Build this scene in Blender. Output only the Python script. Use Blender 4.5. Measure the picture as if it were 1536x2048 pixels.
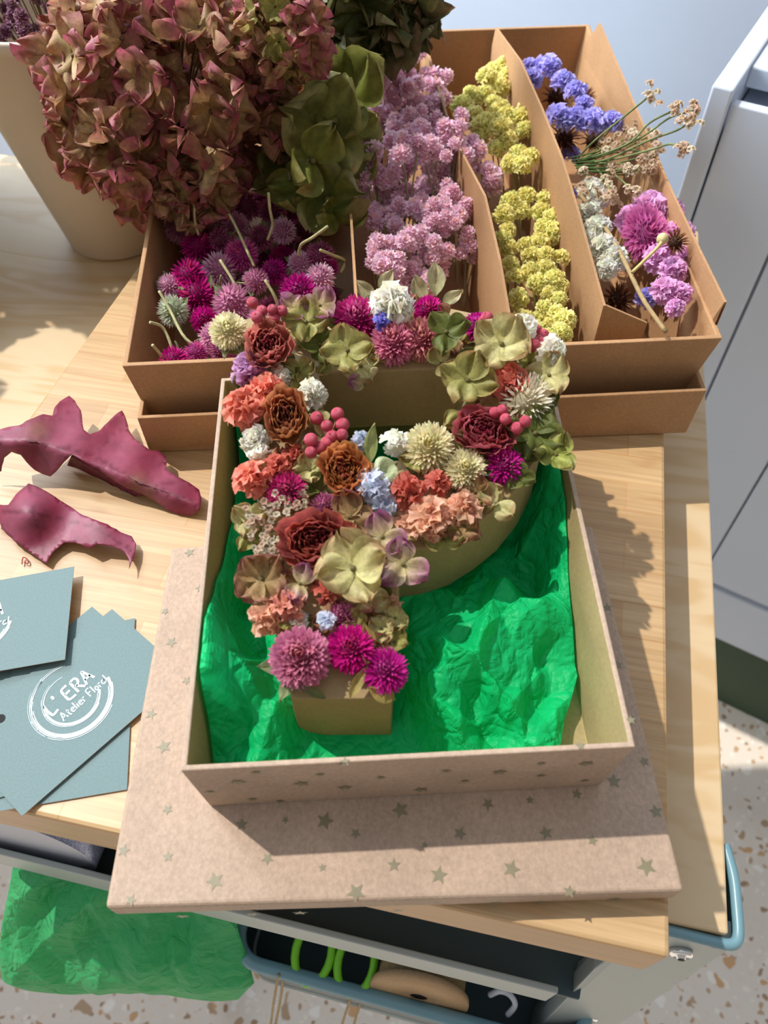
import bpy, bmesh, math, random
import numpy as np
from mathutils import Vector, Matrix
from mathutils.geometry import delaunay_2d_cdt
R = random.Random(7)
for o in list(bpy.data.objects): bpy.data.objects.remove(o)
scn = bpy.context.scene
COL = scn.collection
# ---------------------------------------------------------------- camera
F_PX, TILT, ROLL, H = 1592.94, 0.6361, 0.01505, 0.42909
cam_d = bpy.data.cameras.new('camera'); cam = bpy.data.objects.new('camera', cam_d); COL.objects.link(cam)
cam_d.sensor_fit = 'VERTICAL'; cam_d.sensor_height = 36.0; cam_d.lens = F_PX / 2048 * 36.0
cam.matrix_world = Matrix.Translation((0, 0, H)) @ Matrix.Rotation(TILT, 4, 'X') @ Matrix.Rotation(-ROLL, 4, 'Z')
cam_d.clip_start = 0.01; cam_d.clip_end = 50
cam_d.dof.use_dof = True; cam_d.dof.focus_distance = 0.50; cam_d.dof.aperture_fstop = 9.0
scn.camera = cam
# ---------------------------------------------------------------- light
scn.view_settings.view_transform = 'Standard'; scn.view_settings.look = 'None'
scn.view_settings.gamma = 1.0; scn.view_settings.use_curve_mapping = False
scn.view_settings.exposure = 0.0
sun_d = bpy.data.lights.new('sun', 'SUN'); sun = bpy.data.objects.new('sun', sun_d); COL.objects.link(sun)
sun_d.energy = 3.7; sun_d.color = (1.0, 0.955, 0.90); sun_d.angle = math.radians(0.9)
sun.location = (-1, 1, 3)
sun.rotation_euler = Vector((0.0345, -0.0215, -0.0617)).to_track_quat('-Z', 'Y').to_euler()
fill_d = bpy.data.lights.new('wall_fill', 'AREA'); fill_lamp = bpy.data.objects.new('wall_fill', fill_d); COL.objects.link(fill_lamp)  # added bluish fill lamp, out of view, brightens the back wall
fill_d.shape = 'RECTANGLE'; fill_d.size = 0.7; fill_d.size_y = 0.7; fill_d.energy = 38; fill_d.color = (0.80, 0.90, 1.0)
fill_lamp.location = (-0.85, 1.05, 0.75); fill_lamp.rotation_euler = (Vector((0.75, 1.6, 0.62)) - Vector((-0.85, 1.05, 0.75))).to_track_quat('-Z', 'Y').to_euler()
w = bpy.data.worlds.new('World'); scn.world = w; w.use_nodes = True
nt = w.node_tree; nt.nodes.clear()
wo = nt.nodes.new('ShaderNodeOutputWorld'); wb = nt.nodes.new('ShaderNodeBackground')
tc = nt.nodes.new('ShaderNodeTexCoord'); dt = nt.nodes.new('ShaderNodeVectorMath'); dt.operation = 'DOT_PRODUCT'
dt.inputs[1].default_value = (-0.35, 0.62, 0.70)
rp = nt.nodes.new('ShaderNodeValToRGB')
rp.color_ramp.elements[0].position = 0.0; rp.color_ramp.elements[0].color = (0.50, 0.47, 0.44, 1)
rp.color_ramp.elements[1].position = 1.0; rp.color_ramp.elements[1].color = (1.30, 1.50, 1.85, 1)
e = rp.color_ramp.elements.new(0.55); e.color = (0.62, 0.67, 0.75, 1)
nt.links.new(tc.outputs['Generated'], dt.inputs[0]); nt.links.new(dt.outputs['Value'], rp.inputs[0])
nt.links.new(rp.outputs[0], wb.inputs[0]); nt.links.new(wb.outputs[0], wo.inputs[0]); wb.inputs[1].default_value = 0.78

# ---------------------------------------------------------------- geometry helpers
ct, st = math.cos(TILT), math.sin(TILT)
CAM = Vector((0, 0, H))
def ray(u, v):
    x = (u - 768) / F_PX; y = (1024 - v) / F_PX
    c, s = math.cos(-ROLL), math.sin(-ROLL)
    x, y = x * c - y * s, x * s + y * c
    return Vector((x, y * ct + st, y * st - ct))
def at(u, v, z):                       # point of the scene at height z seen at photo position (u, v)
    d = ray(u, v); return CAM + d * ((z - H) / d.z)
def at_plane(u, v, p0, n):
    d = ray(u, v); n = Vector(n); return CAM + d * (n.dot(Vector(p0) - CAM) / n.dot(d))
def mpp(P):                            # metres per photo pixel at P
    return (Vector(P) - CAM).dot(Vector((0, st, -ct))) / F_PX
def hexc(r, g, b):
    f = lambda c: (c / 255 / 12.92) if c / 255 <= .04045 else ((c / 255 + .055) / 1.055) ** 2.4
    return (f(r), f(g), f(b))
class MB:
    def __init__(s): s.v = []; s.f = []; s.c = []; s.m = []
    def add(s, vs, fs, col=(1, 1, 1), mi=0):
        o = len(s.v); s.v.extend([tuple(q) for q in vs]); s.f.extend([tuple(o + i for i in f) for f in fs])
        if len(col) == 3 and not hasattr(col[0], '__len__'): s.c.extend([tuple(col)] * len(vs))
        else: s.c.extend([tuple(q) for q in col])
        s.m.extend([mi] * len(fs))
    def merge(s, o, M=None):
        vs = [tuple(M @ Vector(q)) for q in o.v] if M else o.v
        b = len(s.v); s.v.extend(vs); s.c.extend(o.c); s.m.extend(o.m); s.f.extend([tuple(b + i for i in f) for f in o.f])
    def mesh(s, name, mats, smooth=True):
        me = bpy.data.meshes.new(name); me.from_pydata(s.v, [], s.f)
        a = me.color_attributes.new('col', 'FLOAT_COLOR', 'POINT')
        a.data.foreach_set('color', np.array([tuple(q[:3]) + (1.0,) for q in s.c], dtype=np.float32).ravel())
        for mt in (mats if isinstance(mats, (list, tuple)) else [mats]): me.materials.append(mt)
        me.polygons.foreach_set('material_index', s.m)
        me.polygons.foreach_set('use_smooth', [smooth] * len(s.f)); me.update(); return me
def lerp(a, b, t): return tuple(a[i] + (b[i] - a[i]) * t for i in range(3))
def vary(c, R_=R, k=.12):
    f = 1 + R_.uniform(-k, k); return tuple(max(0, q * f * (1 + R_.uniform(-k, k) * .5)) for q in c)
def mk(name, me, parent=None, loc=(0, 0, 0), rot=None, sc=1.0, M=None):
    o = bpy.data.objects.new(name, me); COL.objects.link(o)
    if parent is not None: o.parent = parent
    if M is not None: o.matrix_local = M
    else:
        o.location = loc
        if rot is not None: o.rotation_euler = rot
        o.scale = (sc, sc, sc) if not hasattr(sc, '__len__') else sc
    return o
def tag(o, label, cat, group=None, kind=None):
    o['label'] = label; o['category'] = cat
    if group: o['group'] = group
    if kind: o['kind'] = kind
    return o
def struct(o): o['kind'] = 'structure'; return o
def empty(name, loc=(0, 0, 0)):
    o = bpy.data.objects.new(name, None); o.empty_display_size = .01; COL.objects.link(o); o.location = loc; return o
def basis(d, up=(0, 0, 1), roll=0.0):  # matrix whose local Z is d
    z = Vector(d).normalized(); x = Vector(up).cross(z)
    if x.length < 1e-3: x = Vector((1, 0, 0))
    x.normalize(); y = z.cross(x)
    return Matrix((x, y, z)).transposed().to_4x4() @ Matrix.Rotation(roll, 4, 'Z')
def box_prism(bot, top, mi=0, col=(1, 1, 1)):
    m = MB(); n = len(bot); vs = list(bot) + list(top)
    fs = [tuple(range(n - 1, -1, -1)), tuple(range(n, 2 * n))] + [(i, (i + 1) % n, n + (i + 1) % n, n + i) for i in range(n)]
    m.add(vs, fs, col, mi); return m
def bevel(o, wd, seg=2):
    b = o.modifiers.new('bevel', 'BEVEL'); b.width = wd; b.segments = seg; b.limit_method = 'ANGLE'; b.angle_limit = math.radians(40); return o
def tube(pts, r, n=6, col=(1, 1, 1), closed=False, taper=None):
    m = MB(); P = [Vector(p) for p in pts]; N = len(P); vs = []
    for i, p in enumerate(P):
        a = P[(i - 1) % N] if closed or i > 0 else P[0]; b = P[(i + 1) % N] if closed or i < N - 1 else P[-1]
        d = (b - a).normalized(); B = basis(d, (0.13, 0.21, .97)) ; rr = r * (taper[i] if taper else 1)
        for k in range(n):
            t = 2 * math.pi * k / n; vs.append(p + B.to_3x3() @ Vector((rr * math.cos(t), rr * math.sin(t), 0)))
    fs = []
    for i in range(N if closed else N - 1):
        j = (i + 1) % N
        for k in range(n): fs.append((i * n + k, i * n + (k + 1) % n, j * n + (k + 1) % n, j * n + k))
    if not closed: fs += [tuple(range(n - 1, -1, -1)), tuple((N - 1) * n + k for k in range(n))]
    m.add(vs, fs, col); return m
def smooth_path(pts, k=5):
    P = [Vector(p) for p in pts]; out = []
    for i in range(len(P) - 1):
        a = P[max(i - 1, 0)]; b = P[i]; c = P[i + 1]; d = P[min(i + 2, len(P) - 1)]
        for j in range(k):
            t = j / k
            out.append(.5 * ((2 * b) + (c - a) * t + (2 * a - 5 * b + 4 * c - d) * t * t + (3 * b - 3 * c + d - a) * t ** 3))
    out.append(P[-1]); return out
def lathe(prof, n=32, col=(1, 1, 1)):
    m = MB(); vs = []; fs = []
    for (r, z) in prof:
        for k in range(n): t = 2 * math.pi * k / n; vs.append((r * math.cos(t), r * math.sin(t), z))
    for i in range(len(prof) - 1):
        for k in range(n): fs.append((i * n + k, i * n + (k + 1) % n, (i + 1) * n + (k + 1) % n, (i + 1) * n + k))
    m.add(vs, fs, col); return m
def ball(r, n=10, col=(1, 1, 1), c=(0, 0, 0)):
    m = lathe([(max(1e-5, r * math.sin(math.pi * i / n)), -r * math.cos(math.pi * i / n)) for i in range(n + 1)], n + 4, col)
    m.v = [(a + c[0], b + c[1], d + c[2]) for a, b, d in m.v]; return m

# ---------------------------------------------------------------- materials
def nodes(name):
    m = bpy.data.materials.new(name); m.use_nodes = True; t = m.node_tree; b = t.nodes['Principled BSDF']; return m, t, b
def nn(t, ty, **k):
    n = t.nodes.new(ty)
    for a, v in k.items():
        if a in n.inputs: n.inputs[a].default_value = v
        else: setattr(n, a, v)
    return n
def c4(c): return tuple(c) + (1.0,)
def plain(name, col, rough=.6, metal=0.0, noise=.0, nscale=40, spec=.5, bump=0.0, bscale=200):
    m, t, b = nodes(name); b.inputs['Base Color'].default_value = c4(col); b.inputs['Roughness'].default_value = rough
    b.inputs['Metallic'].default_value = metal; b.inputs['Specular IOR Level'].default_value = spec
    co = nn(t, 'ShaderNodeTexCoord')
    nz = nn(t, 'ShaderNodeTexNoise', Scale=float(nscale), Detail=4.0); t.links.new(co.outputs['Object'], nz.inputs['Vector'])
    r = nn(t, 'ShaderNodeValToRGB'); r.color_ramp.elements[0].position = .3; r.color_ramp.elements[1].position = .7
    r.color_ramp.elements[0].color = c4([q * (1 - noise) for q in col]); r.color_ramp.elements[1].color = c4([q * (1 + noise) for q in col])
    t.links.new(nz.outputs['Fac'], r.inputs[0]); t.links.new(r.outputs[0], b.inputs['Base Color'])
    if bump:
        n2 = nn(t, 'ShaderNodeTexNoise', Scale=float(bscale), Detail=3.0); t.links.new(co.outputs['Object'], n2.inputs['Vector'])
        bp = nn(t, 'ShaderNodeBump', Strength=bump, Distance=.0006); t.links.new(n2.outputs['Fac'], bp.inputs['Height']); t.links.new(bp.outputs[0], b.inputs['Normal'])
    return m
def kraft(name, c, fleck=.18, rough=.7, bump=.35):
    m, t, b = nodes(name); co = nn(t, 'ShaderNodeTexCoord')
    n1 = nn(t, 'ShaderNodeTexNoise', Scale=500.0, Detail=5.0, Roughness=.7); n2 = nn(t, 'ShaderNodeTexNoise', Scale=26.0, Detail=4.0)
    mp = nn(t, 'ShaderNodeMapping'); mp.inputs['Scale'].default_value = (1, .8, 1)
    t.links.new(co.outputs['Object'], mp.inputs[0]); t.links.new(mp.outputs[0], n1.inputs['Vector']); t.links.new(co.outputs['Object'], n2.inputs['Vector'])
    r1 = nn(t, 'ShaderNodeValToRGB'); r1.color_ramp.elements[0].position = .33; r1.color_ramp.elements[1].position = .66
    r1.color_ramp.elements[0].color = c4([q * (1 - fleck) for q in c]); r1.color_ramp.elements[1].color = c4([min(1, q * (1 + fleck * .6)) for q in c])
    r2 = nn(t, 'ShaderNodeValToRGB'); r2.color_ramp.elements[0].position = .3; r2.color_ramp.elements[1].position = .75
    r2.color_ramp.elements[0].color = (.88, .87, .86, 1); r2.color_ramp.elements[1].color = (1.06, 1.05, 1.04, 1)
    mx = nn(t, 'ShaderNodeMix', data_type='RGBA', blend_type='MULTIPLY'); mx.inputs[0].default_value = 1
    t.links.new(n1.outputs['Fac'], r1.inputs[0]); t.links.new(n2.outputs['Fac'], r2.inputs[0])
    t.links.new(r1.outputs[0], mx.inputs[6]); t.links.new(r2.outputs[0], mx.inputs[7]); t.links.new(mx.outputs[2], b.inputs['Base Color'])
    bp = nn(t, 'ShaderNodeBump', Strength=bump, Distance=.0005); t.links.new(n1.outputs['Fac'], bp.inputs['Height']); t.links.new(bp.outputs[0], b.inputs['Normal'])
    b.inputs['Roughness'].default_value = rough; return m
def flora(name, rough=.6, trans=.3, var=.25, nscale=160, spec=.35, sheen=0):
    m, t, b = nodes(name); at_ = nn(t, 'ShaderNodeAttribute', attribute_name='col'); co = nn(t, 'ShaderNodeTexCoord')
    nz = nn(t, 'ShaderNodeTexNoise', Scale=float(nscale), Detail=5.0, Roughness=.65); t.links.new(co.outputs['Object'], nz.inputs['Vector'])
    r = nn(t, 'ShaderNodeValToRGB'); r.color_ramp.elements[0].position = .32; r.color_ramp.elements[1].position = .68
    r.color_ramp.elements[0].color = (1 - var,) * 3 + (1,); r.color_ramp.elements[1].color = (1 + var,) * 3 + (1,)
    mx = nn(t, 'ShaderNodeMix', data_type='RGBA', blend_type='MULTIPLY'); mx.inputs[0].default_value = 1
    t.links.new(nz.outputs['Fac'], r.inputs[0]); t.links.new(at_.outputs['Color'], mx.inputs[6]); t.links.new(r.outputs[0], mx.inputs[7])
    t.links.new(mx.outputs[2], b.inputs['Base Color']); b.inputs['Roughness'].default_value = rough; b.inputs['Specular IOR Level'].default_value = spec
    bp = nn(t, 'ShaderNodeBump', Strength=.5, Distance=.0008); t.links.new(nz.outputs['Fac'], bp.inputs['Height']); t.links.new(bp.outputs[0], b.inputs['Normal'])
    if trans:
        tr = nn(t, 'ShaderNodeBsdfTranslucent'); t.links.new(mx.outputs[2], tr.inputs[0])
        ms = nn(t, 'ShaderNodeMixShader'); ms.inputs[0].default_value = trans
        out = t.nodes['Material Output']; t.links.new(b.outputs[0], ms.inputs[1]); t.links.new(tr.outputs[0], ms.inputs[2]); t.links.new(ms.outputs[0], out.inputs[0])
    return m
PETAL = flora('petal', .6, .45, .16, 6); WAXY = flora('berry_skin', .28, 0, .08, 300, .6); LEAFM = flora('dried_leaf', .55, .35, .30, 4.5)
STEMM = flora('dried_stem', .7, 0, .2, 200); OAK = flora('oak_leaf', .5, .10, .20, 60, .4)
TISSUE = flora('tissue_paper', .5, .45, .04, 30, .35)
KRAFT_L = kraft('kraft_star_paper', hexc(182, 157, 135)); KRAFT_I = kraft('kraft_inner_card', hexc(170, 150, 104), .15)
KRAFT_B = kraft('kraft_shipping_card', hexc(176, 134, 92), .14, .75, .2); KRAFT_E = kraft('card_edge', hexc(205, 178, 145), .1)
STAR = plain('star_ink', hexc(128, 120, 92), .45, 0, .12, 90); PAPIER = kraft('papier_mache', hexc(166, 142, 100), .1, .75, .25)
def bamboo():
    m, t, b = nodes('bamboo'); co = nn(t, 'ShaderNodeTexCoord')
    br = nn(t, 'ShaderNodeTexBrick', Scale=1.0); br.inputs['Color1'].default_value = c4(hexc(196, 164, 120)); br.inputs['Color2'].default_value = c4(hexc(180, 144, 98))
    br.inputs['Mortar'].default_value = c4(hexc(188, 148, 98)); br.inputs['Mortar Size'].default_value = .0006; br.inputs['Brick Width'].default_value = .19; br.inputs['Row Height'].default_value = .024; br.inputs['Bias'].default_value = -.1
    t.links.new(co.outputs['Object'], br.inputs['Vector'])
    mp = nn(t, 'ShaderNodeMapping'); mp.inputs['Scale'].default_value = (6, 190, 190); t.links.new(co.outputs['Object'], mp.inputs[0])
    nz = nn(t, 'ShaderNodeTexNoise', Scale=1.6, Detail=6.0, Roughness=.6); t.links.new(mp.outputs[0], nz.inputs['Vector'])
    r = nn(t, 'ShaderNodeValToRGB'); r.color_ramp.elements[0].position = .3; r.color_ramp.elements[1].position = .7
    r.color_ramp.elements[0].color = (.80, .74, .66, 1); r.color_ramp.elements[1].color = (1.1, 1.1, 1.1, 1)
    t.links.new(nz.outputs['Fac'], r.inputs[0])
    mx = nn(t, 'ShaderNodeMix', data_type='RGBA', blend_type='MULTIPLY'); mx.inputs[0].default_value = 1
    t.links.new(br.outputs['Color'], mx.inputs[6]); t.links.new(r.outputs[0], mx.inputs[7])
    mp2 = nn(t, 'ShaderNodeMapping'); mp2.inputs['Scale'].default_value = (14, 46, 46); t.links.new(co.outputs['Object'], mp2.inputs[0])
    n3 = nn(t, 'ShaderNodeTexNoise', Scale=1.0, Detail=3.0); t.links.new(mp2.outputs[0], n3.inputs['Vector'])
    r3 = nn(t, 'ShaderNodeValToRGB'); r3.color_ramp.elements[0].position = .62; r3.color_ramp.elements[1].position = .78
    r3.color_ramp.elements[0].color = (1, 1, 1, 1); r3.color_ramp.elements[1].color = (.78, .62, .45, 1); t.links.new(n3.outputs['Fac'], r3.inputs[0])
    m2 = nn(t, 'ShaderNodeMix', data_type='RGBA', blend_type='MULTIPLY'); m2.inputs[0].default_value = 1
    t.links.new(mx.outputs[2], m2.inputs[6]); t.links.new(r3.outputs[0], m2.inputs[7]); t.links.new(m2.outputs[2], b.inputs['Base Color'])
    b.inputs['Roughness'].default_value = .42; return m
def pine():
    m, t, b = nodes('pine_plywood'); co = nn(t, 'ShaderNodeTexCoord')
    mp = nn(t, 'ShaderNodeMapping'); mp.inputs['Scale'].default_value = (3.2, 14, 14); t.links.new(co.outputs['Object'], mp.inputs[0])
    nz = nn(t, 'ShaderNodeTexNoise', Scale=1.3, Detail=3.0, Distortion=.8); t.links.new(mp.outputs[0], nz.inputs['Vector'])
    wv = nn(t, 'ShaderNodeMath', operation='MULTIPLY'); wv.inputs[1].default_value = 5.0; t.links.new(nz.outputs['Fac'], wv.inputs[0])
    fr = nn(t, 'ShaderNodeMath', operation='PINGPONG'); fr.inputs[1].default_value = .5; t.links.new(wv.outputs[0], fr.inputs[0])
    r = nn(t, 'ShaderNodeValToRGB'); r.color_ramp.elements[0].position = .08; r.color_ramp.elements[1].position = .8
    r.color_ramp.elements[0].color = c4(hexc(198, 166, 120)); r.color_ramp.elements[1].color = c4(hexc(212, 188, 150))
    e = r.color_ramp.elements.new(.3); e.color = c4(hexc(206, 180, 140))
    t.links.new(fr.outputs[0], r.inputs[0]); t.links.new(r.outputs[0], b.inputs['Base Color']); b.inputs['Roughness'].default_value = .5; return m
def terrazzo():
    m, t, b = nodes('terrazzo'); co = nn(t, 'ShaderNodeTexCoord')
    nz = nn(t, 'ShaderNodeTexNoise', Scale=30.0, Detail=2.0); t.links.new(co.outputs['Object'], nz.inputs['Vector'])
    ad = nn(t, 'ShaderNodeMix', data_type='RGBA', blend_type='ADD'); ad.inputs[0].default_value = .035
    t.links.new(co.outputs['Object'], ad.inputs[6]); t.links.new(nz.outputs['Color'], ad.inputs[7])
    base = None
    prev = nn(t, 'ShaderNodeRGB'); prev.outputs[0].default_value = c4(hexc(226, 214, 198)); prev = prev.outputs[0]
    for sc, thr, cols in ((85, .30, ((190, 156, 120), (226, 210, 190), (236, 226, 210), (164, 132, 100))), (42, .26, ((206, 160, 112), (226, 212, 194), (240, 232, 220), (180, 150, 118)))):
        vo = nn(t, 'ShaderNodeTexVoronoi', Scale=float(sc)); t.links.new(ad.outputs[2], vo.inputs['Vector'])
        rr = nn(t, 'ShaderNodeValToRGB'); rr.color_ramp.interpolation = 'CONSTANT'
        rr.color_ramp.elements[0].color = c4(hexc(*cols[0])); rr.color_ramp.elements[1].color = c4(hexc(*cols[3])); rr.color_ramp.elements[1].position = .85
        for p_, c_ in ((.22, cols[1]), (.55, cols[2])): e = rr.color_ramp.elements.new(p_); e.color = c4(hexc(*c_))
        sp = nn(t, 'ShaderNodeSeparateColor'); t.links.new(vo.outputs['Color'], sp.inputs[0]); t.links.new(sp.outputs[0], rr.inputs[0])
        lt = nn(t, 'ShaderNodeMath', operation='LESS_THAN'); lt.inputs[1].default_value = thr * 1.35; t.links.new(vo.outputs['Distance'], lt.inputs[0])
        l2 = nn(t, 'ShaderNodeMath', operation='GREATER_THAN'); l2.inputs[1].default_value = .35; t.links.new(sp.outputs[1], l2.inputs[0])
        ml = nn(t, 'ShaderNodeMath', operation='MULTIPLY'); t.links.new(lt.outputs[0], ml.inputs[0]); t.links.new(l2.outputs[0], ml.inputs[1])
        mx = nn(t, 'ShaderNodeMix', data_type='RGBA'); t.links.new(ml.outputs[0], mx.inputs[0]); t.links.new(prev, mx.inputs[6]); t.links.new(rr.outputs[0], mx.inputs[7]); prev = mx.outputs[2]
    t.links.new(prev, b.inputs['Base Color']); b.inputs['Roughness'].default_value = .45; return m
BAMBOO, PINE, TERR = bamboo(), pine(), terrazzo()
WALLM = plain('wall_paint', hexc(222, 232, 246), .9, 0, .02, 6, .2, .3, 90)
CABM = plain('cabinet_enamel', hexc(206, 214, 226), .38, 0, .01, 5); CABD = plain('cabinet_gap', hexc(70, 76, 84), .6)
PLINTH = plain('dark_green_plinth', hexc(58, 78, 58), .7); CERAM = plain('beige_pot_glaze', hexc(206, 192, 172), .5, 0, .03, 12)
CARTG = plain('grey_green_steel', hexc(158, 166, 162), .4, 0, .02, 30); CARTD = plain('dark_teal_steel', hexc(52, 74, 80), .45, 0, .03, 30)
CARTT = plain('teal_rim_steel', hexc(112, 150, 160), .35, 0, .02, 30); CHROME = plain('screw_chrome', (.75, .75, .75), .15, 1)
BLACK = plain('black_hole', (.01, .01, .01), .8); INK = plain('white_print', hexc(226, 238, 240), .6, 0, .02, 300)
GREENP = plain('green_plastic', hexc(120, 200, 30), .4); TWINE = kraft('jute_twine', hexc(176, 150, 104), .35); SPOOLM = kraft('spool_card', hexc(196, 160, 118), .1)
GLIT = plain('glitter_tape', hexc(150, 156, 184), .3, .4, .5, 900); TAPEC = plain('tape_core', hexc(196, 198, 206), .55)
CABLE = plain('white_cable', hexc(220, 222, 226), .4)
def card_mat():
    m, t, b = nodes('tag_card'); co = nn(t, 'ShaderNodeTexCoord'); c = hexc(104, 128, 128)
    b.inputs['Base Color'].default_value = c4(c); b.inputs['Roughness'].default_value = .55; b.inputs['Specular IOR Level'].default_value = .3
    nz = nn(t, 'ShaderNodeTexNoise', Scale=900.0, Detail=2.0); t.links.new(co.outputs['Object'], nz.inputs['Vector'])
    r = nn(t, 'ShaderNodeValToRGB'); r.color_ramp.elements[0].position = .35; r.color_ramp.elements[1].position = .7
    r.color_ramp.elements[0].color = c4([q * .93 for q in c]); r.color_ramp.elements[1].color = c4([q * 1.08 for q in c]); t.links.new(nz.outputs['Fac'], r.inputs[0]); t.links.new(r.outputs[0], b.inputs['Base Color'])
    bp = nn(t, 'ShaderNodeBump', Strength=.05, Distance=.0002); t.links.new(nz.outputs['Fac'], bp.inputs['Height']); t.links.new(bp.outputs[0], b.inputs['Normal']); return m
CARD = card_mat(); CARDE = plain('tag_card_edge', hexc(170, 130, 90), .7)

# ================================================================= setting
FLOOR = -1.0
m = MB(); m.add([(-3, -1.5, FLOOR), (3, -1.5, FLOOR), (3, 2.2, FLOOR), (-3, 2.2, FLOOR)], [(0, 1, 2, 3)]); struct(mk('floor', m.mesh('floor', TERR)))
m = box_prism([(-3, 1.55, FLOOR), (3, 1.42, FLOOR), (3, 1.52, FLOOR), (-3, 1.65, FLOOR)], [(-3, 1.55, 1.3), (3, 1.42, 1.3), (3, 1.52, 1.3), (-3, 1.65, 1.3)])
struct(mk('wall_back', m.mesh('wall_back', WALLM, False)))

# ================================================================= white cabinet on the right
k = (H - FLOOR) / (H + .75)
def scl(P): return CAM + (Vector(P) - CAM) * k
A0 = at(1433, 1430, FLOOR); B0 = at(1536, 1480, FLOOR); dirc = (B0 - A0).normalized(); nrm = dirc.cross(Vector((0, 0, 1))).normalized()
if nrm.dot(CAM - A0) < 0: nrm = -nrm
def oncab(u, v, off=0): return at_plane(u, v, A0 + nrm * off, nrm)
TL = oncab(1454, 201); S1 = oncab(1536, 515); S2 = oncab(1536, 928); BL = oncab(1426, 1182); PL = oncab(1433, 1281)
zt, zb, zp = TL.z, BL.z, PL.z
def xc(P): return (P - A0).dot(dirc)
x0 = xc(oncab(1384, 432)) ; xs1 = xc(S1) ; xs2 = xc(S2); x1 = x0 + .8
back = -nrm
cab = empty('storage_cabinet', A0 + dirc * (x0 + .4) - nrm * .2); tag(cab, 'tall white metal cabinet with flat doors standing right of the table', 'cabinet')
def cabbox(name, xa, xb, za, zb_, o0, o1, mat, bev=.002):
    q = [A0 + dirc * xa + nrm * o0, A0 + dirc * xb + nrm * o0, A0 + dirc * xb + nrm * o1, A0 + dirc * xa + nrm * o1]
    L_ = cab.location
    mm = box_prism([Vector((p.x, p.y, za)) - L_ for p in q], [Vector((p.x, p.y, zb_)) - L_ for p in q])
    o = mk(name, mm.mesh(name, mat, False), cab); bevel(o, bev); return o
sp_w = xc(oncab(1454, 201)) - xc(oncab(1413, 187)); sp_w = max(.018, sp_w)
cabbox('side_panel', x0 - sp_w, x0, zb, zt + .012, .004, -.42, CABM)
cabbox('body', x0 + .001, x1 - .001, zb, zt - .03, -.012, -.418, CABM)
cabbox('top_panel', x0, x1, zt - .012, zt + .008, -.06, -.42, CABM)
for i, (a, b_) in enumerate(((x0 + .002, xs1 - .0015), (xs1 + .0015, xs2 - .0015), (xs2 + .0015, x1))):
    cabbox('door', a, b_, zb + .02, zt - .002, 0, -.012, CABM, .0015)
cabbox('base_panel', x0 - sp_w, x1, zp, zb, -.004, -.42, CABM)
cabbox('plinth', x0 + .0, x1, FLOOR, zp, -.03, -.4, PLINTH)

# ================================================================= trolley, plywood, bamboo board
BA = -0.2176
e1 = Vector((math.cos(BA), math.sin(BA), 0)); e2 = Vector((-math.sin(BA), math.cos(BA), 0))
PZ = -.047
pc = Vector((.1801, .0687, PZ))
def obox(name, org, a, b_, z0, z1, mat, bev=.0015, parent=None):   # box: org corner, spans a along e1, b along e2, modelled in board axes
    mm = box_prism([(0, 0, 0), (a, 0, 0), (a, b_, 0), (0, b_, 0)], [(0, 0, z1 - z0), (a, 0, z1 - z0), (a, b_, z1 - z0), (0, b_, z1 - z0)])
    o = mk(name, mm.mesh(name, mat, False), parent, (org.x, org.y, z0), (0, 0, BA)); bevel(o, bev); return o
p0 = pc - e1 * 1.5
o = obox('plywood_sheet', p0, 1.5, .641, PZ - .010, PZ, PINE); tag(o, 'large pale pine plywood sheet lying under the bamboo board', 'board')
bc = Vector((.1321, .0523, 0))
o = obox('bamboo_board', bc - e1 * .408, .408, .64, PZ, 0, BAMBOO, .0025); tag(o, 'thick bamboo board with square front edge on the plywood', 'board')
# bamboo board left edge follows the photo's edge
me = o.data; blx = {}
def tolocal(P): d = P - (bc - e1 * .408); return d.dot(e1), d.dot(e2)
lf, lb_ = tolocal(at(53, 841, 0)), tolocal(at(271, 539, 0))
sl = (lb_[0] - lf[0]) / (lb_[1] - lf[1]); xl0 = lf[0] - sl * lf[1]
for v in me.vertices:
    if v.co.x < .01: v.co.x = xl0 + sl * v.co.y
    else: v.co.x += -.007 * v.co.y

# trolley
FP = Vector((.1801, .0657, 0)); fn = -e2
def onF(u, v, off=0.0): return at_plane(u, v, FP + fn * off, fn)
cart = empty('trolley', (0.0, .25, FLOOR)); tag(cart, 'grey green metal trolley carrying the plywood and boxes', 'trolley')
CL = cart.location
def cartbox(name, q, z0, z1, mat, bev=.001):
    mm = box_prism([Vector((p.x, p.y, z0)) - CL for p in q], [Vector((p.x, p.y, z1)) - CL for p in q]); o = mk(name, mm.mesh(name, mat, False), cart); bevel(o, bev); return o
RZ = -.12
rl, rr = at(-60, 1694, RZ), at(1116, 1988, RZ); rd = (rr - rl).normalized(); rn = Vector((rd.y, -rd.x, 0)); rb = -rn
cartbox('front_rail', [rl, rr, rr + rb * .004, rl + rb * .004], RZ - .045, RZ, CARTG)
cartbox('tray', [rl + rb * .005, rr + rd * .02 + rb * .005, rr + rd * .07 + rb * .52, rl + rb * .52], RZ - .045, RZ - .041, CARTD)
cartbox('tray_wall', [rl + rb * .52, rr + rd * .07 + rb * .52, rr + rd * .07 + rb * .5204, rl + rb * .5204], RZ - .045, PZ - .012, CARTD)
cartbox('tray_wall', [rl + rb * .005, rl + rb * .52, rl + rb * .52 + rd * .003, rl + rb * .005 + rd * .003], RZ - .041, PZ - .012, CARTD)
lp = [at(1290, 1862, -.062), at(1472, 1891, -.058), at(1240, 2048, -.26), at(1085, 2048, -.26), at(1188, 1940, -.105)]
ln_ = (lp[1] - lp[0]).cross(lp[2] - lp[1]).normalized()
if ln_.dot(CAM - lp[1]) < 0: ln_ = -ln_
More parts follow.
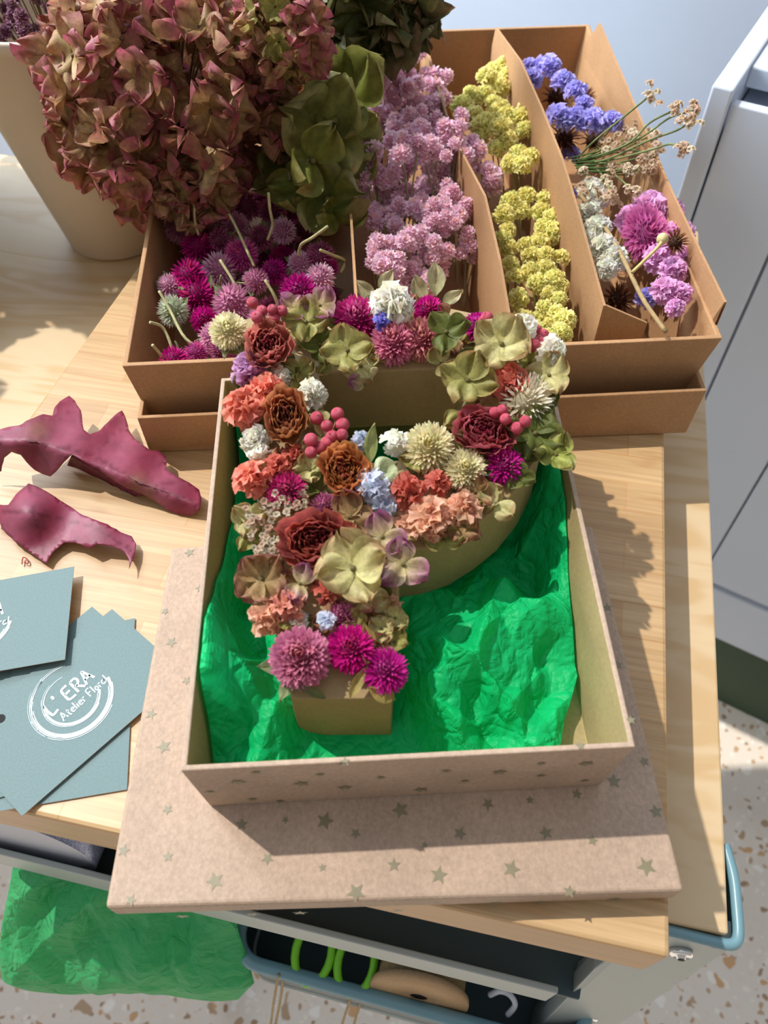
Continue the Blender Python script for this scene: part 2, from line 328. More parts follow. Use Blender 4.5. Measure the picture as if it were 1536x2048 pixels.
lq = [lp[0], lp[1], lp[2], Vector((lp[2].x, lp[2].y, FLOOR + .02)), Vector((lp[3].x, lp[3].y, FLOOR + .02)), lp[3], lp[4]]
mm = box_prism([p - CL for p in lq], [p + rb * .012 - CL for p in lq]); o = mk('leg', mm.mesh('leg', CARTG, False), cart); bevel(o, .001)
for a, b_ in ((rl + rd * .01 + rb * .01, .03), (rl + rd * .01 + rb * .56, .03), (rr + rd * .02 + rb * .56, .03)):
    cartbox('leg', [a, a + rd * b_, a + rd * b_ + rb * .03, a + rb * .03], FLOOR + .02, RZ - .045, CARTD)
def onleg(u, v): return at_plane(u, v, lp[1], ln_)
# teal rim at the right corner
rz = PZ - .006
rim = [at(u, v, rz) for u, v in ((1449, 1690), (1457, 1716), (1468, 1760), (1474, 1820), (1477, 1865), (1472, 1884), (1455, 1889), (1420, 1881), (1380, 1871), (1330, 1859), (1270, 1845))]
mm = tube([p - CL for p in smooth_path(rim, 4)], .0032, 8); mk('tray_rim', mm.mesh('tray_rim', CARTT), cart)
mm = MB(); rr_ = smooth_path(rim, 4); vs = [p - CL for p in rr_] + [p - CL - Vector((0, 0, .045)) - e1 * .0 for p in rr_]; n_ = len(rr_)
mm.add(vs, [(i, i + 1, n_ + i + 1, n_ + i) for i in range(n_ - 1)]); o = mk('tray_side', mm.mesh('tray_side', CARTD), cart)
s_ = o.modifiers.new('solid', 'SOLIDIFY'); s_.thickness = .002
for (u, v) in ((1361, 1900), (1178, 2030)):
    P = onleg(u, v); sc_ = mk('screw', lathe([(0.0001, .005), (.0024, .005), (.0026, .0036), (.0052, .0036), (.0064, .003), (.0066, .0), (.006, 0)], 24).mesh('screw', CHROME), cart, M=Matrix.Translation(P - CL) @ basis(ln_))
    mk('screw_socket', lathe([(.0001, .0), (.0022, 0)], 6).mesh('screw_socket', BLACK), sc_, (0, 0, .0052))
# lower tray
LZ = -.25
tl = empty('hanging_tray', (0, .2, LZ)); tag(tl, 'dark teal metal tray with rounded rim under the front rail, holding scissors and twine', 'tray')
c0 = at(462, 1915, LZ); f1 = (at(1000, 2068, LZ) - at(488, 1927, LZ)).normalized(); f2 = Vector((-f1.y, f1.x, 0))
def rrect(w_, d_, r_, n=6):
    out = []
    for cx, cy, a0 in ((w_ - r_, r_, -90), (w_ - r_, d_ - r_, 0), (r_, d_ - r_, 90), (r_, r_, 180)):
        for i in range(n + 1): a = math.radians(a0 + 90 * i / n); out.append((cx + r_ * math.cos(a), cy + r_ * math.sin(a)))
    return out
tw = .262
loop = [c0 - tl.location + f1 * x + f2 * y for x, y in rrect(tw, .22, .022)]
mk('rim', tube(loop, .0055, 8, closed=True).mesh('rim', CARTT), tl)
for nm, off, mat_ in (('tray_shell', 0, CARTD),):
    mm = MB(); n_ = len(loop); lo = [p + Vector((0, 0, -.075)) for p in loop]
    mm.add(loop + lo, [(i, (i + 1) % n_, n_ + (i + 1) % n_, n_ + i) for i in range(n_)] + [tuple(range(n_, 2 * n_))]); o = mk(nm, mm.mesh(nm, mat_, False), tl)
    s_ = o.modifiers.new('solid', 'SOLIDIFY'); s_.thickness = .0025
mk('bottom_band', tube([p + Vector((0, 0, -.078)) for p in loop], .004, 6, closed=True).mesh('bottom_band', CARTG), tl)
# things in the lower tray
c_ = at(838, 1990, LZ + .005) ; ax = (fn * 1.0 + Vector((0, 0, .22))).normalized()
sp_ = empty('twine_spool', c_); tag(sp_, 'card spool wound with jute twine lying in the hanging tray', 'spool')
Ms = basis(ax)
mk('flange', lathe([(.007, -.003), (.036, -.003), (.0365, 0), (.036, .002), (.007, .002), (.007, -.003)], 40).mesh('flange', SPOOLM), sp_, M=Ms)
mk('flange', lathe([(.007, -.052), (.036, -.052), (.036, -.049), (.007, -.049)], 40).mesh('flange', SPOOLM), sp_, M=Ms)
mk('twine', lathe([(.031 + .0014 * math.cos(i * math.pi), -.003 - .046 * i / 40) for i in range(41)], 36).mesh('twine', TWINE), sp_, M=Ms)
mk('core_hole', lathe([(.0001, .0002), (.0072, .0004), (.0072, -.03)], 20).mesh('core_hole', BLACK), sp_, M=Ms)
sc = empty('scissors', at(665, 1930, LZ + .0)); tag(sc, 'scissors with bright green handles lying in the hanging tray', 'scissors')
for (u, v) in ((627, 1905), (712, 1926)):
    P = at(u, v, LZ + .006) - sc.location; B = f1 * .0135; D = (f2 * .9 + Vector((0, 0, .3))).normalized() * .021
    mk('handle', tube([P + B * math.cos(a) + D * math.sin(a) for a in [2 * math.pi * i / 20 for i in range(20)]], .0032, 8, closed=True).mesh('handle', GREENP), sc)
bl = [at(650, 1890, LZ) - sc.location + f2 * .01, at(690, 1880, LZ) - sc.location + f2 * .14]
mk('blade', tube(bl, .004, 4, taper=[1, .3]).mesh('blade', CHROME), sc)
wc = tube(smooth_path([at(980, 1990, LZ + .0), at(1000, 1982, LZ + .01), at(1020, 1990, LZ + .004), at(1030, 2010, LZ), at(1015, 2030, LZ - .01)]), .0022, 8)
tag(mk('charging_cable', wc.mesh('charging_cable', CABLE)), 'white cable coiled at the right end of the hanging tray', 'cable')
for i, pp in enumerate((((557, 1950), (548, 2000), (540, 2060)), ((566, 1955), (560, 2005), (548, 2062)), ((702, 1995), (690, 2030), (678, 2070)), ((722, 2002), (712, 2035), (700, 2075)))):
    tag(mk('twine_strand', tube(smooth_path([at(u, v, LZ + .006 - .0012 * (v - 1950)) for u, v in pp], 4), .0011, 6).mesh('twine_strand', TWINE)),
        ['brown twine strand hanging below the tray, leftmost of four', 'brown twine strand hanging just right of the leftmost one', 'brown twine strand hanging below the spool, left of its pair', 'brown twine strand hanging below the spool, right of its pair'][i], 'twine', 'twine strands hanging from the hanging tray')
# tape roll
tp = at(38, 1686, -.113); tr_ = empty('tape_roll', tp); tag(tr_, 'glittery silver tape roll standing in the trolley tray at the left', 'tape')
Mt = basis((fn + Vector((0, 0, .06))).normalized())
mk('tape', lathe([(.049, .0), (.052, .001), (.052, -.024), (.049, -.025)], 48).mesh('tape', GLIT), tr_, M=Mt)
mk('core', lathe([(.0001, -.001), (.044, -.001), (.0495, .0), (.0495, -.024), (.0001, -.024)], 48).mesh('core', TAPEC), tr_, M=Mt)

# ---------------------------------------------------------------- crumple noise
def lattice(seed):
    g = np.random.RandomState(seed).rand(64, 64)
    def f(x, y):
        i, j = int(math.floor(x)), int(math.floor(y)); a, b = x - i, y - j
        v = lambda p, q: g[(i + p) % 64, (j + q) % 64]
        if a + b < 1: return v(0, 0) + a * (v(1, 0) - v(0, 0)) + b * (v(0, 1) - v(0, 0))
        return v(1, 1) + (1 - a) * (v(0, 1) - v(1, 1)) + (1 - b) * (v(1, 0) - v(1, 1))
    return f
def crumple(seed, s0, rot=.5, octs=3, gain=.5):
    fs = [lattice(seed + 11 * i) for i in range(octs)]
    def f(x, y):
        t = 0; amp = 1; s = s0; ang = rot; tot = 0
        for g in fs:
            c, s_ = math.cos(ang), math.sin(ang); X, Y = (x * c - y * s_) * s, (x * s_ + y * c) * s * 1.25
            X += .35 * math.sin(Y * 1.3 + seed); t += amp * (g(X, Y) - .5); tot += amp; amp *= gain; s *= 2.05; ang += 1.1
        return t / tot * 2
    return f
GREEN = hexc(18, 216, 126)
def tissue_creases(m):
    t = m.node_tree; b = t.nodes['Principled BSDF']; co = nn(t, 'ShaderNodeTexCoord'); prev = None
    for sc, dist, st_ in ((48.0, .0022, .75), (120.0, .0009, .5)):
        nz = nn(t, 'ShaderNodeTexNoise', Scale=sc, Detail=1.5, Distortion=1.1); t.links.new(co.outputs['Object'], nz.inputs['Vector'])
        a = nn(t, 'ShaderNodeMath', operation='SUBTRACT'); a.inputs[1].default_value = .5; t.links.new(nz.outputs['Fac'], a.inputs[0])
        ab = nn(t, 'ShaderNodeMath', operation='ABSOLUTE'); t.links.new(a.outputs[0], ab.inputs[0])
        bp = nn(t, 'ShaderNodeBump', Strength=st_, Distance=dist * 4); t.links.new(ab.outputs[0], bp.inputs['Height'])
        if prev: t.links.new(prev.outputs[0], bp.inputs['Normal'])
        prev = bp
    t.links.new(prev.outputs[0], b.inputs['Normal'])
tissue_creases(TISSUE)
# big green tissue bundle hanging at the trolley front
def bundle():
    L_ = [(22, 1725), (8, 1800), (-6, 1870), (-12, 1930), (-6, 1975), (30, 1998)]
    Rr = [(470, 1800), (462, 1845), (472, 1890), (490, 1935), (503, 1985), (470, 2018)]
    cr = crumple(5, 6, .2, 2, .45); N, K = 110, 150; m = MB(); vs = []; cs = []
    for layer in (0, 1):
        for i in range(N + 1):
            t = i / N * (len(L_) - 1); a = min(int(t), len(L_) - 2); f = t - a
            zq = -.170 - .13 * (i / N); lu, lv = L_[a][0] + (L_[a + 1][0] - L_[a][0]) * f, L_[a][1] + (L_[a + 1][1] - L_[a][1]) * f
            ru, rv = Rr[a][0] + (Rr[a + 1][0] - Rr[a][0]) * f, Rr[a][1] + (Rr[a + 1][1] - Rr[a][1]) * f
            for j in range(K + 1):
                q = j / K; P = at(lu + (ru - lu) * q, lv + (rv - lv) * q + 6 * math.sin(q * 9) * (i / N), zq)
                edge = math.sin(math.pi * q) ** .5 * math.sin(math.pi * min(1, i / N * .9 + .1)) ** .5
                d = .016 * edge * (1 if layer == 0 else -1) + .020 * cr(q * .55 * 1.6, i / N * .5) * min(1, edge * 1.2)
                vs.append(P + fn * (d - .012) * .6 + Vector((0, 0, d * .5))); cs.append(hexc(84, 200, 128))
    fs = []
    for l in (0, 1):
        o = l * (N + 1) * (K + 1)
        for i in range(N):
            for j in range(K): a = o + i * (K + 1) + j; fs.append((a, a + 1, a + K + 2, a + K + 1))
    m.add(vs, fs, cs); o = mk('tissue_bundle', m.mesh('tissue_bundle', TISSUE, False)); tag(o, 'folded green tissue paper hanging under the front rail, bottom left', 'tissue paper')
bundle()

# ================================================================= kraft star box and lid
LHt = .0213
def star_mesh(m, P, nx, ny, r, off, rot, mi):
    nz = Vector(nx).cross(Vector(ny)).normalized(); pts = []
    for i in range(10):
        a = rot + math.pi * i / 5; q = r if i % 2 == 0 else r * .43; pts.append(P + Vector(nx) * (q * math.cos(a)) + Vector(ny) * (q * math.sin(a)) + nz * off)
    c = P + nz * off; m.add([c] + pts, [(0, 1 + i, 1 + (i + 1) % 10) for i in range(10)], (1, 1, 1), mi)
lid_top = [at(209, 1816, LHt), at(1370, 1782, LHt), at(1185, 1050, LHt), at(343, 1094, LHt)]
X, Y = (lid_top[1] - lid_top[0]).normalized(), (lid_top[3] - lid_top[0]).normalized()
c0l = lid_top[0]
mm = box_prism([Vector((p.x, p.y, .0042)) for p in lid_top], lid_top)
for u, v, s in ((328, 1493, 28), (335, 1619, 20), (247, 1701, 24), (336, 1713, 20), (430, 1762, 34), (535, 1717, 24), (483, 1649, 24), (1289, 1523, 20), (1228, 1562, 28), (1154, 1588, 20), (1312, 1623, 26), (1092, 1666, 26), (1185, 1681, 20), (1023, 1738, 34), (1293, 1733, 36), (1139, 1783, 24),
                (650, 1642, 34), (801, 1620, 32), (711, 1667, 20), (920, 1667, 26), (976, 1608, 24), (788, 1730, 26), (878, 1750, 34), (645, 1735, 16), (712, 1785, 36), (379, 1105, 20), (400, 1176, 18), (330, 1223, 15), (343, 1284, 22), (373, 1361, 18), (302, 1428, 22), (571, 1640, 14), (1262, 1440, 20), (1236, 1330, 20), (1215, 1215, 18), (262, 1800, 22), (1060, 1600, 16), (850, 1690, 14)):
    P = at(u, v, LHt + .0002); star_mesh(mm, P, (1, 0, 0), (0, 1, 0), s * .5 * mpp(P) * 1.12, 0, R.uniform(0, 6), 1)
fz = c0l; Zu = Vector((0, 0, 1))
for u, v in ((365, 1833), (505, 1829), (600, 1826), (795, 1821), (990, 1808), (1085, 1806), (1230, 1800)):
    nY = X.cross(Zu); P = at_plane(u, v, lid_top[0] + nY * .0003, nY); star_mesh(mm, P, X, Zu, .0042, 0, R.uniform(0, 6), 1)
o = mk('box_lid', mm.mesh('box_lid', [KRAFT_L, STAR], False)); bv = bevel(o, .0022, 3)
tag(o, 'wide kraft cardboard lid printed with grey stars, lying under the open box', 'lid')

def inset(q, t):
    out = []
    for i in range(4):
        a = (q[(i + 1) % 4] - q[i]); b_ = (q[(i - 1) % 4] - q[i]); out.append(q[i] + a.normalized() * t + b_.normalized() * t)
    return out
def open_box(bot, top, t, tf, mi_in=0, mi_rim=0):
    m = MB(); ti = inset(top, t); bi = [p + Vector((0, 0, tf)) for p in inset(bot, t)]
    vs = list(bot) + list(top) + ti + bi
    fs = [(3, 2, 1, 0)]; ms = [0]
    for i in range(4):
        j = (i + 1) % 4
        fs.append((i, j, 4 + j, 4 + i)); ms.append(0); fs.append((4 + i, 4 + j, 8 + j, 8 + i)); ms.append(mi_rim); fs.append((8 + i, 8 + j, 12 + j, 12 + i)); ms.append(mi_in)
    fs.append((12, 13, 14, 15)); ms.append(mi_in)
    m.add(vs, fs); m.m = ms; return m, ti, bi
GZ = .083; gb0 = LHt + .0004
gt = [at(361, 1542, GZ), at(1271, 1494, GZ)]; Lb = .244
bl_ = at(446, 722, GZ); ru = at(1140, 918, GZ)
gt.append(gt[1] + (ru - gt[1]).normalized() * (Lb + .001)); gt.append(gt[0] + (bl_ - gt[0]).normalized() * Lb)
gbm = [at(420, 1612, gb0), at(1200, 1570, gb0)]
gbm += [Vector((gt[2].x - .006, gt[2].y - .004, gb0)), Vector((gt[3].x + .001, gt[3].y - .004, gb0))]
mm, gti, gbi = open_box(gbm, gt, .0026, .002, 1, 0)
nf = (gt[1] - gt[0]).cross(gt[0] - gbm[0]).normalized()
if nf.dot(CAM - gt[0]) < 0: nf = -nf
xx = (gt[1] - gt[0]).normalized(); zz = nf.cross(xx).normalized()
for i, (u, v) in enumerate(((476, 1565), (420, 1585), (505, 1599), (603, 1568), (683, 1527), (762, 1556), (842, 1580), (893, 1543), (1083, 1528), (1173, 1528), (1083, 1552), (1170, 1562), (690, 1576), (560, 1603), (930, 1563), (1000, 1545), (512, 1546), (640, 1550))):
    P = at_plane(u, v, gt[0] + nf * .00035, nf); star_mesh(mm, P, xx, zz, .0028 + .0014 * (i % 3 == 0), 0, R.uniform(0, 6), 2)
for u, v in ((1161, 1491), (690, 1523), (1262, 1440)):
    P = at(u, v, GZ + .0003); star_mesh(mm, P, (1, 0, 0), (0, 1, 0), .0024, 0, .4, 2)
gift = mk('gift_box', mm.mesh('gift_box', [KRAFT_L, KRAFT_I, STAR], False)); bevel(gift, .0006, 2); tag(gift, 'open kraft box printed with stars holding green tissue and the letter P', 'box')

# tissue in the box
def tissue():
    cr = crumple(21, 6.5, .35, 2, .42); cr2 = crumple(77, 22, .9, 2, .5); N, K = 210, 170; m = MB(); vs = []; fs = []
    def bil(Q, a, b): return (Q[0] * (1 - a) + Q[1] * a) * (1 - b) + (Q[3] * (1 - a) + Q[2] * a) * b
    for i in range(N + 1):
        b = i / N
        for j in range(K + 1):
            a = j / K; A = .012 + .975 * a; B = .015 + .975 * b
            # right edge of the sheet pulls away from the wall near the front right corner
            pull = max(0, 1 - b / .22) * .10 * max(0, (a - .6) / .4)
            A2 = A - pull
            base = .0075
            base += .050 * math.exp(-((a - .0) / .055) ** 2) * (.55 + .45 * math.sin(b * 5 + .6)) * min(1, b * 6)
            base += .046 * math.exp(-((a - 1.0) / .07) ** 2) * (min(1, max(0, b - .25) * 3))
            base += .026 * math.exp(-((a - .80) / .17) ** 2 - ((b - .24) / .20) ** 2) + .014 * math.exp(-((a - .62) / .12) ** 2 - ((b - .17) / .10) ** 2)
            base += .020 * math.exp(-((a - .12) / .10) ** 2 - ((b - .18) / .25) ** 2)
            base += .020 * math.exp(-((b - 1) / .05) ** 2)
            x, y = A * .2, B * .25
            ex = .35 + .65 * min(1, min(a, 1 - a, b, 1 - b) * 12)
            z = base + (.0290 * cr(x * 5, y * 5) + .0007 * cr2(x * 6, y * 6)) * ex
            low = max(math.exp(-((a - .38) / .17) ** 4 - ((b - .10) / .28) ** 4), math.exp(-((a - .5) / .34) ** 6 - ((b - .80) / .30) ** 6)); z = z * (1 - .88 * low) - .002 * low
            fol = .006 * cr(y * 4 + 3, x * 4)
            q = min(1, (base + .004) / .058)
            P = bil(gbi, A2, B) * (1 - q) + bil(gti, A2, B) * q
            side = 1 if a < .2 or a > .8 else 0
            z = max(z, .0006)
            P = Vector((P.x, P.y, gbi[0].z + z))
            lim = min(1, min(a, 1 - a) * 14)
            P += Vector((fol * lim, fol * .6 * min(1, min(b, 1 - b) * 10), 0)); vs.append(P)
    for i in range(N):
        for j in range(K): q = i * (K + 1) + j; fs.append((q, q + 1, q + K + 2, q + K + 1))
    m.add(vs, fs, GREEN); o = mk('tissue_paper', m.mesh('tissue_paper', TISSUE, False)); tag(o, 'crumpled bright green tissue paper lining the open star box', 'tissue paper')
tissue()

# ================================================================= letter P
LS = .22; LP0 = Vector((0, .154, .071)); LN = Vector((0, -LS, 1)).normalized()
def onL(u, v, h=0): return at_plane(u, v, LP0 + LN * h, LN)
Lx = Vector((1, 0, 0)); Ly = LN.cross(Lx)
def l2(P): d = P - LP0; return Vector((d.dot(Lx), d.dot(Ly)))
outer = [(582, 1398), (782, 1397), (790, 1300), (796, 1200), (800, 1105), (850, 1096), (905, 1078), (960, 1045), (1010, 1005), (1055, 950), (1085, 890), (1100, 825), (1104, 765), (1092, 715), (1065, 678), (1020, 650), (965, 630), (905, 617), (840, 612), (700, 618), (560, 628), (474, 640), (473, 700), (488, 812), (502, 925), (528, 1080), (555, 1240)]
inner = [(640, 748), (760, 742), (875, 738), (915, 752), (938, 785), (940, 825), (915, 865), (872, 900), (820, 918), (740, 925), (660, 930), (650, 860)]
TH = .047
def letter():
    po = [l2(onL(*q)) for q in outer]; pi_ = [l2(onL(*q)) for q in inner]
    pts = po + pi_; ne = len(po)
    edges = [(i, (i + 1) % ne) for i in range(ne)] + [(ne + i, ne + (i + 1) % len(pi_)) for i in range(len(pi_))]
    V, _, Fc, _, _, _ = delaunay_2d_cdt(pts, edges, [], 1, 1e-6)
    def inside(p, poly):
        c = False
        for i in range(len(poly)):
            a, b = poly[i], poly[i - 1]
            if (a.y > p.y) != (b.y > p.y) and p.x < (b.x - a.x) * (p.y - a.y) / (b.y - a.y) + a.x: c = not c
        return c
    tri = []
    for f in Fc:
        c = sum((V[i] for i in f), Vector((0, 0))) / len(f)
        if inside(c, po) and not inside(c, pi_): tri.append(tuple(f))
    m = MB(); P3 = lambda p, h: LP0 + Lx * p.x + Ly * p.y + LN * h
    top = [P3(p, 0) for p in V]; bot = [P3(p, 0) - Vector((0, 0, TH)) for p in V]
    n = len(V); fs = [t if (V[t[1]] - V[t[0]]).cross(V[t[2]] - V[t[0]]) > 0 else t[::-1] for t in tri]
    allf = fs + [tuple(n + i for i in t[::-1]) for t in fs]
    for a, b in edges: allf.append((a, b, n + b, n + a))
    m.add(top + bot, allf); me = m.mesh('letter', PAPIER, False)
    bm = bmesh.new(); bm.from_mesh(me); bmesh.ops.recalc_face_normals(bm, faces=bm.faces); bm.to_mesh(me); bm.free()
    o = mk('letter', me); bevel(o, .0008, 2); tag(o, 'papier mache letter P covered with dried flowers, tilted in the star box', 'letter')
letter()

# ================================================================= shipping boxes with compartments
fa = .0462; fx = Vector((math.cos(fa), math.sin(fa), 0)); fy = Vector((-math.sin(fa), math.cos(fa), 0))
U0 = Vector((-.1677, .383, 0)); UW, UL, UH = .393, .431, .0731
def FB(u, v, z): return U0 + fx * u + fy * v + Vector((0, 0, z))
lt = [at(274, 837, .0395), at(1414, 781, .0395)]; lb2 = [at(299, 904, .0006), at(1372, 866, .0006)]
ltop = [lt[0], lt[1], lt[1] + fx * .010 + fy * .452, lt[0] - fx * .002 + fy * .452]
lbot = [lb2[0], lb2[1], lb2[1] + fy * .444 + fx * .008, lb2[0] + fy * .444]
mm, _, _ = open_box(lbot, ltop, .0030, .003)
o = mk('shallow_box', mm.mesh('shallow_box', [KRAFT_B], False)); bevel(o, .0007); tag(o, 'shallow brown cardboard box standing under the divided flower box', 'box')
utop = [FB(0, 0, UH), FB(UW, 0, UH), FB(UW, UL, UH + .016), FB(0, UL, UH + .016)]
ubot = [FB(.006, .006, .0045), FB(UW - .011, .006, .0045), FB(UW - .008, UL - .006, .0045), FB(.006, UL - .006, .0045)]
mm, uti, ubi = open_box(ubot, utop, .0034, .003)
fbox = mk('flower_box', mm.mesh('flower_box', [KRAFT_B], False)); bevel(fbox, .0007)
tag(fbox, 'large brown cardboard box divided into four compartments of dried flowers', 'box')
def divider(name, u_f, u_b, px, zb=.009, extra=None, prof=None):
    a = FB(u_f, 0, 0); b_ = FB(u_b, .42, 0); n = (b_ - a).cross(Vector((0, 0, 1))).normalized()
    top = [at_plane(u, v, a, n) for u, v in px]
    if prof: top = [FB(u_f + (u_b - u_f) * q / .42, q, z) for q, z in prof]
    lo = []
    for p in top:
        lo.append(Vector((p.x, p.y, zb)))
    th = n * .0009; m = MB(); N = len(top)
    vs = [p + th for p in top] + [p + th for p in lo] + [p - th for p in top] + [p - th for p in lo]
    fs = []
    for i in range(N - 1):
        fs += [(i, i + 1, N + i + 1, N + i), (2 * N + i + 1, 2 * N + i, 3 * N + i, 3 * N + i + 1), (i + 1, i, 2 * N + i, 2 * N + i + 1)]
    fs += [(0, N, 3 * N, 2 * N), (N - 1, 2 * N - 1, 4 * N - 1, 3 * N - 1)][:2]
    m.add(vs, fs)
    if extra: extra(m, top, lo, n)
    return mk(name, m.mesh(name, KRAFT_B, False), fbox), top
divider('divider', .1535, .1520, [(676, 140), (682, 92), (700, 150), (716, 350), (712, 480), (706, 618), (702, 660)], prof=[(.421, .095), (.405, .116), (.38, .104), (.30, .096), (.15, .09), (.035, .086), (.018, .07)])
divider('divider', .2536, .2300, [(842, 88), (848, 60), (858, 110), (905, 268), (970, 391), (1000, 520), (1020, 636), (1012, 668)])
def flap(m, top, lo, n):
    a, b_ = top[-2], lo[-2]; d = fx * .030 - fy * .006
    vs = [a, a + d + Vector((0, 0, -.012)), b_ + d, b_]; vs2 = [v + fy * .0018 for v in vs]
    m.add(vs + vs2, [(0, 1, 2, 3), (7, 6, 5, 4), (0, 4, 5, 1), (1, 5, 6, 2)])
divider('divider', .3173, .2980, [(986, 90), (993, 55), (1042, 122), (1085, 218), (1124, 315), (1155, 415), (1182, 513), (1209, 610), (1209.5, 611)], extra=flap)
divider('side_flap', .3925, .3885, [(1174, 84), (1200, 47), (1225, 105), (1262, 192), (1300, 280), (1343, 380), (1400, 500), (1451, 604), (1412, 662)])

# ================================================================= dried flora generators
def petal(m, M, L, W, c0, c1, c2=None, nl=5, nw=4, prof='round', bend=.6, cup=.25, ruf=0.0, ph=0.0, twist=0.0):
    vs = []; cs = []; y = z = 0.0
    for i in range(nl + 1):
        t = i / nl
        if prof == 'round': wd = math.sin(math.pi * min(1, t * .93 + .05)) ** .62
        elif prof == 'point': wd = (1 - t) * (t + .25) ** .5 * 1.5 + .02
        elif prof == 'fan': wd = .12 + .88 * t ** .8
        elif prof == 'leaf': wd = math.sin(math.pi * t ** .85) ** .9 + .03
        else: wd = .3 + .7 * math.sin(math.pi * t * .9)
        a = bend * t
        if i: y += math.cos(a) * L / nl; z += math.sin(a) * L / nl
        for j in range(nw + 1):
            s = -1 + 2 * j / nw; x = s * wd * W / 2
            zz_ = z + cup * abs(s) ** 1.7 * wd * W * .5 + ruf * W * t * math.sin(s * 5.2 + ph + t * 2) * .5
            yy = y - (abs(s) ** 2 * .10 * L if prof == 'fan' else 0) + ruf * L * .12 * math.sin(s * 7 + ph * 2) * t
            if twist: x, zz_ = x * math.cos(twist * t) - zz_ * math.sin(twist * t), x * math.sin(twist * t) + zz_ * math.cos(twist * t)
            vs.append(M @ Vector((x, yy, zz_))); c = lerp(c0, c1, t)
            if c2: c = lerp(c, c2, max(0, abs(s) * .9 * t + t ** 3 * .5 - .25) if abs(s) * t + t ** 3 > .3 else 0)
            if nl > 6: k_ = 1 + .13 * math.cos(s * 14) * min(1, t * 2) + (.10 if abs(s) < .07 else 0); c = tuple(q * k_ for q in c)
            cs.append(c)
    fs = [(i * (nw + 1) + j, i * (nw + 1) + j + 1, (i + 1) * (nw + 1) + j + 1, (i + 1) * (nw + 1) + j) for i in range(nl) for j in range(nw)]
    m.add(vs, fs, cs)
def outM(d, tilt, roll=0.0, r0=0.0, base=(0, 0, 0)):  # petal frame: grows along d tilted towards +Z pole
    d = Vector(d).normalized(); up = Vector((0, 0, 1)); tg = (up - d * d.dot(up))
    if tg.length < 1e-3: tg = Vector((1, 0, 0))
    tg.normalize(); y = (d * math.cos(tilt) + tg * math.sin(tilt)).normalized(); x = y.cross(d.cross(tg)).cross(y)
    x = d.cross(tg).normalized(); z = x.cross(y)
    M = Matrix((x, y, z)).transposed().to_4x4(); M.translation = Vector(base) + d * r0
    return M @ Matrix.Rotation(roll, 4, 'Y')
GA = math.pi * (3 - 5 ** .5)
def gomphrena(cb, ct_, cc, n=130, wide=.22, seed=0, lower=2.35, plen=.5, prof='point'):
    r = random.Random(seed); m = MB(); m.merge(ball(.62, 8, [q * .7 for q in cb]))
    for i in range(n):
        th = lower * math.sqrt((i + .5) / n); ph = i * GA + r.uniform(-.1, .1); d = (math.sin(th) * math.cos(ph), math.sin(th) * math.sin(ph), math.cos(th))
        tip = lerp(ct_, cc, max(0, 1 - th / .75)) if cc else ct_
        petal(m, outM(d, .55 - .25 * th / lower + r.uniform(-.15, .15), r.uniform(-.3, .3), .55), plen * r.uniform(.85, 1.15), wide * r.uniform(.8, 1.25), vary(cb, r), vary(tip, r), None, 2, 2, prof, -.35, .5)
    return m
def puff(cb, ct_, cc, seed=0, n=38):
    r = random.Random(seed); m = MB(); m.merge(ball(.6, 5, [q * .85 for q in cb]))
    for i in range(n):
        th = 2.2 * math.sqrt((i + .5) / n); ph = i * GA; d = (math.sin(th) * math.cos(ph), math.sin(th) * math.sin(ph), math.cos(th))
        c = cc if th < .42 else ct_
        petal(m, outM(d, .5 + r.uniform(-.35, .35), r.uniform(-.6, .6), .52), .42, .50, vary(cb, r, .2), vary(c, r, .2), None, 2, 2, 'round', -.5, .45)
    return m
def statice_floret(c0, c1, seed=0, n=5, ruf=.5):
    r = random.Random(seed); m = MB()
    for i in range(n):
        a = 2 * math.pi * i / n + r.uniform(-.25, .25); el = .75 + r.uniform(-.3, .3)
        M = Matrix.Rotation(a, 4, 'Z') @ Matrix.Rotation(el, 4, 'X')
        petal(m, M, r.uniform(.85, 1.1), r.uniform(.95, 1.25), vary(c0, r), vary(c1, r), None, 4, 6, 'fan', -.6, .22, ruf, r.uniform(0, 6))
    return m
def clump(c0, c1, nfl, seed=0, ruf=.5, fs=.55, spread=1.25):
    r = random.Random(seed); m = MB(); fl = [statice_floret(c0, c1, seed * 7 + k, 4, ruf) for k in range(3)]
    for i in range(nfl):
        th = spread * math.sqrt((i + .3) / nfl); ph = i * GA; d = Vector((math.sin(th) * math.cos(ph), math.sin(th) * math.sin(ph), math.cos(th)))
        m.merge(fl[i % 3], Matrix.Translation(d * .5) @ basis(d, roll=r.uniform(0, 6)) @ Matrix.Scale(fs * r.uniform(.8, 1.15), 4))
    return m
